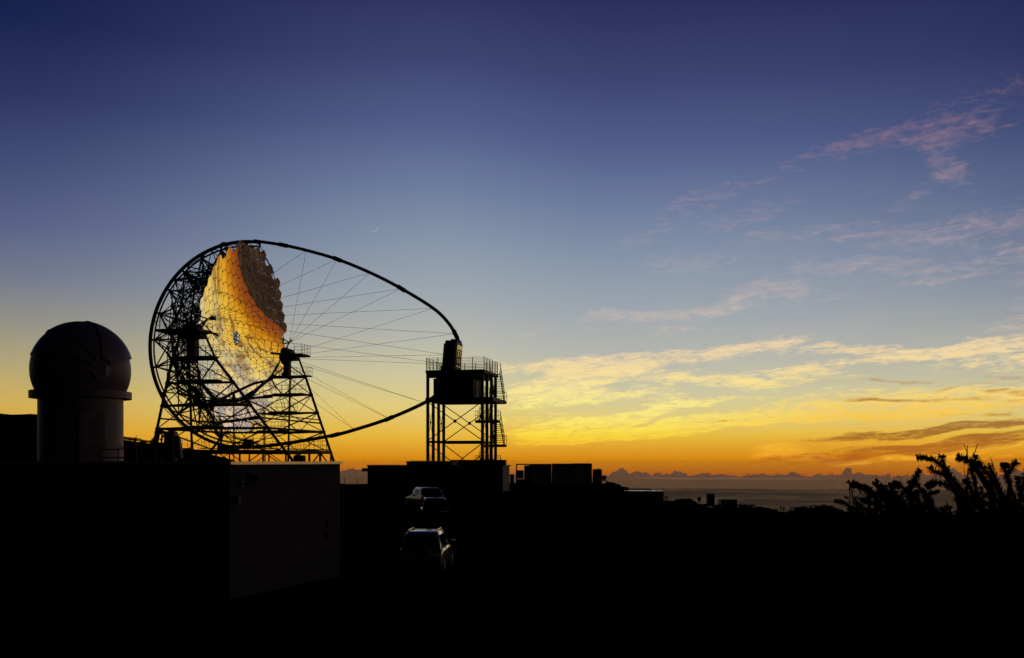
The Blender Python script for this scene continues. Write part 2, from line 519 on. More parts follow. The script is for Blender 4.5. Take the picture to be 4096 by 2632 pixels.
def strut(name, a, b, r, mt, parent):
    """one straight round member from a to b, sharing its mesh with its like"""
    a, b = Vector(a), Vector(b)
    d = b - a
    o = bpy.data.objects.new(name, unit_cyl(mt))
    COL.objects.link(o)
    m4 = Matrix.Translation(a) @ d.to_track_quat('Z', 'Y').to_matrix().to_4x4() @ Matrix.Diagonal((r, r, d.length, 1))
    adopt(o, parent)
    o.matrix_basis = m4
    return o


def ball(name, c, r, mt, parent):
    key = 'ball' + mt.name
    if key not in _unit:
        bm = bmesh.new()
        bmesh.ops.create_icosphere(bm, subdivisions=1, radius=1)
        me = bpy.data.meshes.new(name)
        bm.to_mesh(me)
        bm.free()
        me.materials.append(mt)
        _unit[key] = me
    o = bpy.data.objects.new(name, _unit[key])
    COL.objects.link(o)
    adopt(o, parent)
    o.matrix_basis = Matrix.Translation(Vector(c)) @ Matrix.Diagonal((r, r, r, 1))
    return o


def railing(mb, pts, h=1.1, rails=3, step=1.1, r=0.018, pr=0.024):
    """posts and rails along a polyline of floor points"""
    pts = [Vector(p) for p in pts]
    for a, b in zip(pts[:-1], pts[1:]):
        for k in range(1, rails + 1):
            z = Vector((0, 0, h * k / rails))
            mb.tube([a + z, b + z], r, 5)
        n = max(1, round((b - a).length / step))
        for i in range(n + 1):
            q = a.lerp(b, i / n)
            mb.tube([q, q + Vector((0, 0, h + 0.02))], pr, 5)
    return mb


def frange(a, b, n):
    return [a + (b - a) * i / (n - 1) for i in range(n)]


def smooth01(a, b, x):
    t = min(1, max(0, (x - a) / (b - a)))
    return t * t * (3 - 2 * t)


def interp(tab, x):
    if x <= tab[0][0]: return tab[0][1]
    for (x0, y0), (x1, y1) in zip(tab[:-1], tab[1:]):
        if x <= x1:
            return y0 + (y1 - y0) * (x - x0) / (x1 - x0)
    return tab[-1][1]


# ------------------------------------------------------------------ ground, sea
RIDGE = [(-9000, 1500, 300), (-3000, 1640, 340), (-200, 1640, 320), (0, 1646, 320), (140, 1642, 320), (300, 1690, 320), (480, 1752, 320), (560, 1765, 320),
         (740, 1801, 300), (850, 1816, 300), (1000, 1856, 240), (1200, 1890, 180), (1360, 1936, 130), (1480, 1937, 125), (2380, 1930, 125), (2430, 1932, 128), (2480, 1952, 135),
         (2520, 1966, 150), (2660, 2001, 190), (2740, 2003, 200), (2790, 2012, 210), (2835, 2030, 215), (2960, 2027, 225), (3000, 2026, 230),
         (3100, 2043, 260), (3140, 2051, 268), (3200, 2046, 250), (3330, 2042, 250), (3440, 2051, 240), (4096, 2062, 220), (5000, 2085, 220), (9000, 2120, 220)]
RZ = [(math.atan((p - 2048) / FPX), (1845 - y) / math.hypot(FPX, p - 2048)) for p, y, d in RIDGE]      # bearing, slope along the ray
RD = [(math.atan((p - 2048) / FPX), d * math.hypot(FPX, p - 2048) / FPX) for p, y, d in RIDGE]
REAR_Z, REAR_D = 0.06, 260.0


def ground_z(x, y):
    r = math.hypot(x, y)
    a = math.atan2(x, y)
    rear = smooth01(1.15, 2.0, abs(a))
    D = interp(RD, a) * (1 - rear) + REAR_D * rear
    zr = interp(RZ, a) * D * (1 - rear) + REAR_Z * REAR_D * rear
    px = 2048 + FPX * math.tan(max(-1.3, min(1.3, a)))
    right = smooth01(2380, 2680, px)
    left = 1 - smooth01(1150, 1400, px)
    z95 = -2.9 + right * -2.4
    z120 = -2.75 + right * -3.9 + left * 1.5
    tab = [(0, -1.65), (8, -1.7), (12, -2.1), (16, -2.6), (27, -4.2), (38, -4.25), (44, -4.62), (65, -3.9), (95, z95), (118, z120)]
    bank = smooth01(2850, 3300, px) * (1 - rear)
    tab[1:1] = [(5, -1.66 + 0.25 * bank)]
    tab = [(q, v + bank * interp([(0, 0), (5, 0), (8, 0.95), (13, 1.35), (16, 1.2), (24, 0.6), (30, 0)], q)) for q, v in tab]
    tab = [(q, v * (1 - rear) + (-1.65 + q * 0.03) * rear) for q, v in tab]
    tab.append((max(124, 0.72 * D), z120 if D < 150 else (z120 * 0.45 + zr * 0.55 - 0.6)))
    tab += [(max(130, D), zr), (D + 60, zr - 14), (D + 400, zr - 170), (2600, -950), (5000, -2150), (5700, -2200.4)]
    z = interp(tab, r)
    amp = 0.03 + 0.05 * smooth01(70, 90, r) + 0.05 * smooth01(80, 120, r) + 0.06 * smooth01(140, 220, r) + 10 * smooth01(600, 2500, r) * (1 - smooth01(3500, 5000, r))
    pad = 1 - 0.8 * smooth01(26, 36, r) * (1 - smooth01(125, 150, r))
    f = 0.35 if r < 100 else 0.12
    z += amp * pad * noise.fractal(Vector((x * f, y * f, 0.7)), 1.0, 2.0, 4)
    return z


azs = frange(-math.pi, R(-36), 46)[:-1] + frange(R(-36), R(36), 181)[:-1] + frange(R(36), math.pi, 46)
radii = [0.0] + frange(2, 30, 22) + frange(32, 128, 40) + frange(131, 330, 44) + [360, 400, 470, 560, 700, 900, 1200, 1600, 2100, 2700, 3400, 4200, 5000, 5700]
gv, gf = [], []
for a in azs:
    for r in radii:
        x, y = r * math.sin(a), r * math.cos(a)
        gv.append((x, y, ground_z(x, y)))
nr = len(radii)
for i in range(len(azs) - 1):
    for j in range(nr - 1):
        gf.append((i * nr + j, (i + 1) * nr + j, (i + 1) * nr + j + 1, i * nr + j + 1))
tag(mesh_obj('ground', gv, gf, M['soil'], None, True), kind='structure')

# the Atlantic, 2.2 km below, out to its horizon
sea_mat = bpy.data.materials.new('sea_water')
sea_mat.use_nodes = True
st = NT(sea_mat.node_tree)
st.n.remove(st.n['Principled BSDF'])
sco = st.new('ShaderNodeTexCoord').outputs['Object']
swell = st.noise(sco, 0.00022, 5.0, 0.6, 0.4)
# broad ruffled water: haze warmth painted into the gloss colour over dark depth, wind streaks change its roughness
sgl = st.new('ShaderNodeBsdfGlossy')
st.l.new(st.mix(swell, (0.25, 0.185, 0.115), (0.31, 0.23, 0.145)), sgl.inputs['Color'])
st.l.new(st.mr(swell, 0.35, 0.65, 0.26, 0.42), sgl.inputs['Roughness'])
sdf = st.new('ShaderNodeBsdfDiffuse')
sdf.inputs['Color'].default_value = (0.012, 0.012, 0.011, 1)
smx = st.new('ShaderNodeMixShader')
smx.inputs[0].default_value = 0.85
st.l.new(sdf.outputs[0], smx.inputs[1])
st.l.new(sgl.outputs[0], smx.inputs[2])
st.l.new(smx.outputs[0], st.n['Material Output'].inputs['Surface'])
sv, sf = [(0, 0, -2200)], []
for ring_r in (9000, 30000, 55000, 84000):
    for i in range(96):
        a = 2 * math.pi * i / 96
        sv.append((ring_r * math.sin(a), ring_r * math.cos(a), -2200))
for i in range(96):
    sf.append((0, 1 + (i + 1) % 96, 1 + i))
    for q in range(3):
        a, b = 1 + q * 96 + i, 1 + q * 96 + (i + 1) % 96
        sf.append((a, b, b + 96, a + 96))
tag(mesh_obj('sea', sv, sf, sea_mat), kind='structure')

# asphalt yard and road between the buildings, with worn edge lines
def sheet(name, poly, dz, mt, kind, n=14):
    """strip of ground between two polylines of (x, y)"""
    L_, R_ = poly
    vs, fs = [], []
    for i in range(n + 1):
        t = i / n
        for side in (L_, R_):
            k = t * (len(side) - 1)
            j = min(int(k), len(side) - 2)
            x = side[j][0] + (side[j + 1][0] - side[j][0]) * (k - j)
            y = side[j][1] + (side[j + 1][1] - side[j][1]) * (k - j)
            vs.append((x, y))
    rows = []
    for i in range(n + 1):
        (x0, y0), (x1, y1) = vs[2 * i], vs[2 * i + 1]
        rows.append([(x0 + (x1 - x0) * q / 6, y0 + (y1 - y0) * q / 6) for q in range(7)])
    V = [(x, y, ground_z(x, y) + dz) for row in rows for x, y in row]
    F = [(i * 7 + q, i * 7 + q + 1, (i + 1) * 7 + q + 1, (i + 1) * 7 + q) for i in range(n) for q in range(6)]
    o = mesh_obj(name, V, F, mt, None, True)
    return tag(o, kind=kind)


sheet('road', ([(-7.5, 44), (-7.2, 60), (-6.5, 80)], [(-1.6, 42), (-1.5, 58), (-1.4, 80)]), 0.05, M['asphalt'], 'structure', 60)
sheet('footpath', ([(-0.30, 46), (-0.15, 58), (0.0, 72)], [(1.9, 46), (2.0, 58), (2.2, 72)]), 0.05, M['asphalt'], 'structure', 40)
for xs in ([(-0.42, 46), (-0.27, 58), (-0.12, 72)], [(1.96, 46), (2.06, 58), (2.26, 72)]):
    mb = MB()
    for (x0, y0), (x1, y1) in zip(xs[:-1], xs[1:]):
        for k in range(12):
            a, b = k / 12, (k + 0.985) / 12
            pa = Vector((x0 + (x1 - x0) * a, y0 + (y1 - y0) * a, 0))
            pb = Vector((x0 + (x1 - x0) * b, y0 + (y1 - y0) * b, 0))
            pa.z, pb.z = ground_z(pa.x, pa.y) + 0.06, ground_z(pb.x, pb.y) + 0.06
            mb.box((pa + pb) / 2, ((pb - pa).length, 0.10, 0.16), pb - pa)
    tag(mb.build('kerb', M['kerb'], None), kind='structure')

# ------------------------------------------------------------------ the telescope
TC = Vector((-32.6, 125.0, 14.75))                      # centre of the elevation axis
N_ = Vector((0.979081, -0.203471, 0.0))                 # horizontal direction the dish faces
K_ = Vector((0.203471, 0.979081, 0.0))                  # along the elevation axis, away from the camera
UPZ = Vector((0, 0, 1))
TILT = R(5.0)                                           # parked five degrees below the horizontal
AX = N_ * math.cos(TILT) - UPZ * math.sin(TILT)         # optical axis
AZ_ = N_ * math.sin(TILT) + UPZ * math.cos(TILT)        # dish "up"
VTX = TC + N_ * -1.15 + UPZ * 0.30                      # mirror vertex
TGROUND = -1.2


def T(u, w_, z):
    """fixed structure: u along the axis, w along the elevation axis, z above eye level"""
    return Vector((TC.x, TC.y, 0)) + N_ * u + K_ * w_ + UPZ * z


def A(u, z, w_=0.0):
    """ring/arch plane coordinates, measured from the elevation axis"""
    return TC + N_ * u + UPZ * z + K_ * w_


def Dp(x, y, off=0.0):
    """point of the paraboloid dish (x along elevation axis, y dish-up), off = along the local normal"""
    r2 = x * x + y * y
    p = VTX + AX * (r2 / 112.0) + K_ * x + AZ_ * y
    nrm = (AX * 1.0 - K_ * (x / 56.0) - AZ_ * (y / 56.0)).normalized()
    return p + nrm * off, nrm


tel = empty('telescope', T(0, 0, TGROUND), 'giant telescope with a dish of hexagonal mirrors, lattice frame and arched mast', 'telescope')

# --- 198 hexagonal mirror facets, one shared mesh, each on the paraboloid
HEX_R = 0.849
PITCH = 1.533
bmv, bmf = [], []
def sag(x, y): return (x * x + y * y) / 112.0
bmv.append((0, 0, 0))
rings = 4
for q in range(1, rings + 1):
    for i in range(6):
        a0, a1 = R(90 + 60 * i), R(150 + 60 * i)
        for j in range(q):
            t = j / q
            x = HEX_R * q / rings * ((1 - t) * math.cos(a0) + t * math.cos(a1))
            y = HEX_R * q / rings * ((1 - t) * math.sin(a0) + t * math.sin(a1))
            bmv.append((x, y, sag(x, y)))
def ridx(q, k): return 0 if q == 0 else 1 + 3 * q * (q - 1) + k % (6 * q)
for q in range(1, rings + 1):
    for i in range(6):
        for j in range(q):
            a, b = ridx(q, i * q + j), ridx(q, i * q + j + 1)
            c = ridx(q - 1, i * (q - 1) + j)
            bmf.append((a, b, c))
            if j < q - 1:
                bmf.append((b, ridx(q - 1, i * (q - 1) + j + 1), c))
front_n = len(bmf)
rim = [ridx(rings, i * rings + j) for i in range(6) for j in range(rings)]
k0 = len(bmv)
for i in rim:                       # rim again for the sides, then the back
    bmv.append(bmv[i])
for i in rim:
    bmv.append((bmv[i][0], bmv[i][1], -0.07))
nrim = len(rim)
for i in range(nrim):
    j = (i + 1) % nrim
    bmf.append((k0 + j, k0 + i, k0 + nrim + i, k0 + nrim + j))
bmf.append(tuple(k0 + nrim + i for i in range(nrim - 1, -1, -1)))
mir_me = bpy.data.meshes.new('mirror')
mir_me.from_pydata(bmv, [], bmf)
mir_me.materials.append(M['mirror'])
mir_me.materials.append(M['mirror_back'])
for i, p in enumerate(mir_me.polygons):
    p.use_smooth = i < front_n
    p.material_index = 0 if i < front_n else 1
rng = random.Random(3)
centres = []
for j in range(-8, 9):
    for i in range(-12, 13):
        x = (i + j * 0.5) * PITCH
        if (i + j * 0.5) ** 2 + 0.75 * j * j <= 52.01 and (i or j):
            y = j * PITCH * math.sqrt(3) / 2
            centres.append((x, y))
            p, nrm = Dp(x, y)
            X = (K_ - nrm * K_.dot(nrm)).normalized()
            Y = nrm.cross(X)
            if Y.dot(AZ_) < 0: X, Y = X, -Y
            # right-handed frame X, Y, nrm
            m3 = Matrix((X, nrm.cross(X), nrm)).transposed()
            jit = Euler((rng.gauss(0, R(0.05)), rng.gauss(0, R(0.05)), 0)).to_matrix()
            o = bpy.data.objects.new('mirror', mir_me)
            COL.objects.link(o)
            adopt(o, tel)
            o.matrix_basis = Matrix.Translation(p) @ (m3 @ jit).to_4x4()

# small mounting pads that show dark where three facets meet
mb = MB()
for (x, y) in centres:
    p, nrm = Dp(x, y - PITCH / math.sqrt(3), 0.012)
    X = (K_ - nrm * K_.dot(nrm)).normalized()
    Y = nrm.cross(X)
    s_ = 0.145
    vs = [p + (X * math.cos(R(a)) + Y * math.sin(R(a))) * s_ for a in (90, 210, 330)]
    vs += [v - nrm * 0.05 for v in vs]
    mb.add(vs, [(0, 1, 2), (5, 4, 3), (0, 3, 4, 1), (1, 4, 5, 2), (2, 5, 3, 0)])
tag(mb.build('mirror_pads', M['mirror_back'], tel), kind='stuff')

# --- dish space frame behind the mirrors: three layers of nodes and the tubes between them
lay = [[], [], [], []]
for j in range(-9, 10):
    for i in range(-14, 15):
        x, y = (i + j * 0.5) * PITCH, j * PITCH * math.sqrt(3) / 2
        r = math.hypot(x, y)
        cls = (i - j) % 3
        if cls == 0 and r < 12.1:
            lay[0].append((x, y, Dp(x, y, -0.42)[0]))
        if cls == 1 and r < 11.6 and math.hypot(y, 2.2) < 11.3:
            lay[1].append((x, y, Dp(x, y, -2.2)[0]))
        if cls == 2 and r < 11.2 and math.hypot(y * 1.06, 4.2 + 0.46 * max(0, -x)) < 10.9:
            lay[2].append((x, y, Dp(x, y, -3.0 - 1.9 * (1 - r * r / 125))[0]))
sf_ = MB()
rngl = random.Random(5)
def join_layers(la, lb, dmin, dmax, r):
    for a in range(len(la)):
        for b in (range(a + 1, len(lb)) if la is lb else range(len(lb))):
            d = math.hypot(la[a][0] - lb[b][0], la[a][1] - lb[b][1])
            if dmin < d < dmax:
                sf_.tube([la[a][2], lb[b][2]], r, 5, False)
for j in range(-9, 10):
    for i in range(-14, 15):
        x, y = (i + j * 0.5) * PITCH, j * PITCH * math.sqrt(3) / 2
        if (i - j) % 3 == 0 and math.hypot(x, y) < 9.6 and math.hypot(y * 1.06, 6.9 + 0.46 * max(0, -x)) < 10.8:
            lay[3].append((x, y, Dp(x, y, -6.3)[0]))
join_layers(lay[3], lay[3], 2.2, 2.8, 0.055)
join_layers(lay[2], lay[3], 1.2, 1.7, 0.05)
join_layers(lay[0], lay[0], 2.2, 2.8, 0.045)
join_layers(lay[1], lay[1], 2.2, 2.8, 0.055)
join_layers(lay[2], lay[2], 2.2, 2.8, 0.055)
join_layers(lay[0], lay[1], 1.2, 1.7, 0.048)
join_layers(lay[1], lay[2], 1.2, 1.7, 0.05)
tag(sf_.build('space_frame', M['tube'], tel), kind='stuff')
back = [q[2] for q in lay[3]] + [q[2] for q in lay[2] if math.hypot(q[0], q[1]) > 7.5]

# --- rim tubes around the mirror edge
rimn = [q for q in lay[0] if math.hypot(q[0], q[1]) > 9.8]
rimn.sort(key=lambda q: math.atan2(q[1], q[0]))
for a, b in zip(rimn, rimn[1:] + rimn[:1]):
    strut('rim_tube', a[2] + AX * 0.1, b[2] + AX * 0.1, 0.055, M['tube'], tel)

# --- elevation ring (toothed outer rail and inner tube) behind the dish
RC_U, RC_Z, RR = -0.2, -0.5, 12.55
def ringp(deg, dr=0.0, w_=0.0):
    return A(RC_U + (RR + dr) * math.cos(R(deg)), RC_Z + (RR + dr) * math.sin(R(deg)), w_)
th = frange(81, 279, 100)
mb = MB()
vs, fs = [], []
for i, t in enumerate(th):
    for dr, ww in ((-0.16, -0.16), (0.17, -0.16), (0.17, 0.16), (-0.16, 0.16)):
        vs.append(ringp(t, dr, ww))
for i in range(len(th) - 1):
    for q in range(4):
        a, b = i * 4 + q, i * 4 + (q + 1) % 4
        fs.append((a, b, b + 4, a + 4))
fs += [(0, 1, 2, 3), tuple(len(vs) - 1 - q for q in range(4))]
mb.add(vs, fs)
er = mb.build('elevation_ring', M['tube'], tel)
mb = MB()
for t in frange(84, 276, 190):
    d = (ringp(t, 1) - ringp(t, 0)).normalized()
    mb.box(ringp(t, 0.19), (0.09, 0.16, 0.06), K_, None)
tag(mb.build('rack_teeth', M['tube'], er), kind='stuff')
MB().tube([ringp(t, -0.52) for t in th], 0.11, 7).build('inner_ring_tube', M['tube'], tel, True)
node_deg = [80, 91, 104, 117, 131, 145, 160, 176, 192, 208, 224, 240, 256, 270]
for t in node_deg:
    strut('ring_spacer', ringp(t, 0.05), ringp(t, -0.62), 0.14, M['tube'], tel)

# --- fan of struts from the ring nodes to an intermediate spine and on to the frame
mids = {}
for idx, t in enumerate(node_deg[1:-1]):
    for s_ in (-1, 1):
        if True:
            u = RC_U + (8.3 if idx % 2 else 7.6) * math.cos(R(t)) - 0.3
            z = RC_Z + (8.9 if idx % 2 else 7.9) * math.sin(R(t))
            mids[(t, s_)] = A(u, z, s_ * (1.5 if idx % 2 else 3.0))
mkeys = sorted(mids)
def nearest(p, pool, n):
    return sorted(pool, key=lambda q: (q - p).length)[:n]
for t in node_deg[1:-1]:
    p = ringp(t, -0.52)
    for q in nearest(p, [mids[k] for k in mkeys if k[1] < 0], 3) + nearest(p, [mids[k] for k in mkeys if k[1] > 0], 3):
        strut('fan_strut', p, q, 0.085, M['tube'], tel)
    if 95 < t < 110 or 245 < t < 262:
        for q in nearest(p, [l[2] for l in lay[1] if l[0] < 0], 2) + nearest(p, [l[2] for l in lay[1] if l[0] > 0], 2):
            strut('fan_strut', p, q, 0.06, M['tube'], tel)
for k in mkeys:
    p = mids[k]
    for q in nearest(p, [b for b in back if (b - TC).dot(K_) * k[1] > -0.5], 6):
        strut('spine_strut', p, q, 0.075, M['tube'], tel)
    strut('spine_strut', p, mids[(k[0], -k[1])], 0.06, M['tube'], tel) if k[1] > 0 else None
for s_ in (-1, 1):
    ks = [k for k in mkeys if k[1] == s_]
    for a, b in zip(ks[:-1], ks[1:]):
        strut('spine_tube', mids[a], mids[b], 0.07, M['tube'], tel)
# long stays from the spine out to the two bearing points
for s_ in (-1, 1):
    for k in [k for k in mkeys if k[1] == s_][1:-1:3]:
        strut('bearing_stay', mids[k], A(-0.3, -0.2, s_ * 10.6), 0.07, M['tube'], tel)
    for q in nearest(A(-0.5, 0, s_ * 11), [l[2] for l in lay[1] + lay[0]], 7):
        strut('bearing_stay', q, A(-0.3, -0.2, s_ * 11.9), 0.07, M['tube'], tel)

# --- the arch that carries the camera box
UPPER = [(1.2, 12.12), (1.98, 11.98), (5.0, 11.42), (7.98, 10.67), (11.93, 9.43), (16.09, 7.66), (19.94, 5.65), (23.86, 3.2), (25.68, 1.45), (26.56, 0.05), (26.95, -0.75)]
LOWER = [(-1.6, -13.0), (1.2, -12.98), (3.58, -12.81), (7.69, -12.25), (11.65, -11.60), (14.11, -11.0), (18.42, -9.69), (22.79, -7.87), (24.6, -6.6), (25.6, -5.2), (25.9, -3.9)]
def curve_pts(P_, n=6):
    out = []
    for i in range(len(P_) - 1):
        p0, p1, p2, p3 = P_[max(0, i - 1)], P_[i], P_[i + 1], P_[min(len(P_) - 1, i + 2)]
        for j in range(n):
            t = j / n
            out.append(tuple(0.5 * ((2 * p1[k]) + (-p0[k] + p2[k]) * t + (2 * p0[k] - 5 * p1[k] + 4 * p2[k] - p3[k]) * t * t + (-p0[k] + 3 * p1[k] - 3 * p2[k] + p3[k]) * t ** 3) for k in (0, 1)))
    out.append(P_[-1])
    return out
ua = MB().tube([A(u, z) for u, z in curve_pts(UPPER)], 0.20, 10).build('upper_arch', M['tube'], tel, True)
la = MB().tube([A(u, z) for u, z in curve_pts(LOWER)], 0.22, 10).build('lower_arch', M['tube'], tel, True)
for P_, arch in ((UPPER, ua), (LOWER, la)):
    for k in ((2, 4, 6, 9) if P_ is UPPER else (4, 6)):
        (u0, z0), (u1, z1) = P_[k], P_[k + 1]
        d = Vector((u1 - u0, z1 - z0)).normalized() * 0.55
        MB().tube([A(u0 - d[0], z0 - d[1]), A(u0 + d[0], z0 + d[1])], 0.265, 10).build('sleeve_joint', M['tube'], arch, True)
strut('arch_brace', A(1.95, 11.9), A(1.9, 10.55), 0.06, M['tube'], tel)
for s_ in (-1, 1):
    for (u, z) in ((1.9, 11.8), (0.4, 12.0)):
        for q in nearest(A(u, z - 1, s_ * 2), [l[2] for l in lay[0] if l[1] > 10.2], 2):
            strut('arch_brace', A(u, z), q, 0.04, M['tube'], tel)
    for (u, z) in ((1.2, -12.9), (-1.2, -12.9)):
        for q in nearest(A(u, z + 1, s_ * 2), [l[2] for l in lay[0] if l[1] < -10.2], 2):
            strut('arch_brace', A(u, z), q, 0.045, M['tube'], tel)

# --- camera box at the focus
cam_c = A(26.25, -2.45)
cb = MB().box(cam_c, (1.45, 2.9, 3.35), AX, K_, 0.18).build('camera_box', M['galv'], tel)
mb = MB()
mb.box(cam_c + AX * 0.74, (0.03, 2.35, 2.5), AX, K_)
mb.build('rear_panel', M['amber'], cb)
for zz in (-0.95, -0.2, 0.7):
    MB().box(cam_c + AX * 0.775 + AZ_ * zz + K_ * 0.15 * zz, (0.05, 1.9, 0.14), AX, K_).build('panel_rib', M['plastic'], cb)
for ww in (-0.85, 0.0, 0.8):
    MB().box(cam_c + AX * 0.785 + K_ * ww - AZ_ * 0.3, (0.05, 0.10, 1.7), AX, K_).build('cable_duct', M['plastic'], cb)
MB().box(cam_c + AZ_ * 1.74 + AX * 0.25, (0.8, 2.2, 0.28), AX, K_, 0.08).build('top_housing', M['steel'], cb)
MB().box(cam_c - AX * 0.80, (0.14, 2.5, 2.55), AX, K_).build('shutter', M['steel'], cb)

# --- stay cables from the arch to the dish edge
NU, NL = A(1.5, 0.95, -12.0), A(2.1, -0.6, -12.2)
FU, FL = A(0.4, 1.10, 12.1), A(-1.2, -0.9, 12.1)
cab = []
for (u, z) in (UPPER[3], UPPER[4], UPPER[5], UPPER[6]):
    cab += [((u, z), NU), ((u, z), FU)]
for (u, z) in (UPPER[7], (26.5, 0.15), (25.5, -2.3)):
    cab += [((u, z), NU), ((u, z), FL)]
for (u, z) in ((25.45, -3.4), (22.79, -7.87), (18.42, -9.69), (14.11, -11.0), (7.69, -12.25)):
    cab += [((u, z), NL), ((u, z), FL)]
for (u, z), q in cab:
    a, b = A(u, z), q
    strut('stay_cable', a, b, 0.017, M['cable'], tel)
    strut('cable_turnbuckle', b, b.lerp(a, 0.9 / (a - b).length), 0.05, M['steel'], tel)
for s_ in (-1, 1):
    top_, low_ = (NU, NL) if s_ < 0 else (FU, FL)
    for q in nearest(top_, [l[2] for l in lay[0]], 3) + [A(-0.3, -0.2, s_ * 11.9)]:
        strut('outrigger', top_, q, 0.08, M['tube'], tel)
    for q in nearest(low_, [l[2] for l in lay[0]], 2) + [A(-0.3, -0.2, s_ * 11.9)]:
        strut('outrigger', low_, q, 0.07, M['tube'], tel)

# --- understructure: two braced towers on a hexagonal base that turns on a rail
LV = [11.2, 8.75, 6.3, 3.75, 1.1]
def leg(s_, side, z):
    """point on a tower leg: side -1/+1 = rear/front along the axis, s_ = near/far tower"""
    t = (11.2 - z) / (11.2 - 1.1)
    return T(side * (2.65 + t * 5.75), s_ * (12.3 - t * 5.5), z)
def outer(s_, z):
    t = (11.2 - z) / (11.2 - 1.1)
    return T(0, s_ * (13.3 - t * 0.6), z)
for s_ in (-1, 1):
    for side in (-1, 1):
        strut('tower_leg', leg(s_, side, 11.2), leg(s_, side, TGROUND + 0.35), 0.17, M['steel'], tel)
        strut('bearing_post', leg(s_, side, 11.2), T(side * 1.5, s_ * 12.6, 13.9), 0.13, M['steel'], tel)
        strut('bearing_post', leg(s_, side, 11.2), T(-side * 1.3, s_ * 12.4, 13.9), 0.08, M['steel'], tel)
        for z in LV:
            ball('joint', leg(s_, side, z), 0.25, M['steel'], tel)
    strut('tower_leg', outer(s_, 11.2), outer(s_, TGROUND + 0.35), 0.14, M['steel'], tel)
    for z in LV:
        strut('tower_beam', leg(s_, -1, z), leg(s_, 1, z), 0.15 if z > 1.2 else 0.2, M['steel'], tel)
        for side in (-1, 1):
            strut('tower_beam', leg(s_, side, z), outer(s_, z), 0.09, M['steel'], tel)
    for z0, z1 in zip(LV[:-1], LV[1:]):
        a, b, c, d = leg(s_, -1, z0), leg(s_, 1, z0), leg(s_, -1, z1), leg(s_, 1, z1)
        m0, m1 = a.lerp(b, 0.5), c.lerp(d, 0.5)
        for p, q, r in ((a, m1, .085), (b, m1, .085), (outer(s_, z0), c, .06), (outer(s_, z0), d, .06)):
            strut('tower_brace', p, q, r, M['steel'], tel)
        if z1 < 7:
            q0, q1 = c.lerp(d, 0.25), c.lerp(d, 0.75)
            for p, q in ((a, q0), (m0, q0), (m0, q1), (b, q1)):
                strut('tower_brace', p, q, 0.05, M['steel'], tel)
    # bearing block, pillar and maintenance decks
    MB().box(T(0, s_ * 12.6, 13.85), (2.6, 1.6, 0.75), N_, K_, 0.1).build('bearing_block', M['steel'], tel)
    MB().box(T(-0.1 - 0.2 * s_, s_ * 12.7, 12.4), (1.05, 1.0, 2.6), N_, K_, 0.08).build('bearing_pillar', M['steel'], tel)
    bh = MB().tube([TC + K_ * s_ * 11.3 - UPZ * 0.2, TC + K_ * s_ * 13.6 - UPZ * 0.2], 0.58, 14).build('elevation_bearing', M['steel'], tel, True)
    if s_ < 0:
        u0, u1, w0, w1, zt = -3.1, 1.9, -14.9, -11.6, 14.35
    else:
        u0, u1, w0, w1, zt = -1.6, 2.35, 11.6, 14.6, 14.35
    dk_o = MB().box(T((u0 + u1) / 2, (w0 + w1) / 2, zt - 0.14), (u1 - u0, abs(w1 - w0), 0.28), N_, K_).build('upper_deck', M['steel'], tel)
    railing(MB(), [T(u0, w1, zt), T(u0, w0, zt), T(u1, w0, zt), T(u1, w1, zt), T(u0 + 1.6, w1, zt)], 1.25, 3, 1.0).build('railing', M['galv'], dk_o)
    # lower decks with ladders
    decks = [(11.2, -2.4, 2.9, 1.5), (8.75, -2.5, 2.6, 1.2), (6.3, -1.7, 2.0, 1.2), (3.75, -2.6, 1.4, 1.2)]
    for i, (z, a0, a1, dep) in enumerate(decks):
        ww = s_ * (12.3 - (11.2 - z) / 10.1 * 5.5 + (0.9 if s_ > 0 else 0.4))
        dk_o = MB().box(T((a0 + a1) / 2, ww, z + 0.22), (a1 - a0, dep, 0.16), N_, K_).build('service_deck', M['steel'], tel)
        o_ = s_ * dep / 2
        railing(MB(), [T(a0, ww - o_, z + .3), T(a0, ww + o_, z + .3), T(a1, ww + o_, z + .3), T(a1, ww - o_, z + .3), T(a0 + 1.2, ww - o_, z + .3)], 1.1, 2, 0.9).build('railing', M['galv'], dk_o)
        zb = decks[i + 1][0] if i < 3 else 1.2
        x0 = 0.6 if i % 2 == 0 else -0.9
        x1 = x0 + (0.75 if i % 2 else -0.75)
        lm = MB()
        for q in (-0.22, 0.22):
            lm.tube([T(x0 + q, ww + s_ * .2, z + 0.3), T(x1 + q, ww + s_ * .1, zb + 0.3)], 0.025, 5)
        for k in range(1, 9):
            t = k / 9
            pz = z + 0.3 + (zb - z) * t
            xx = x0 + (x1 - x0) * t
            lm.tube([T(xx - 0.22, ww + s_ * (.2 - .1 * t), pz), T(xx + 0.22, ww + s_ * (.2 - .1 * t), pz)], 0.02, 4)
        lm.build('ladder', M['galv'], tel)
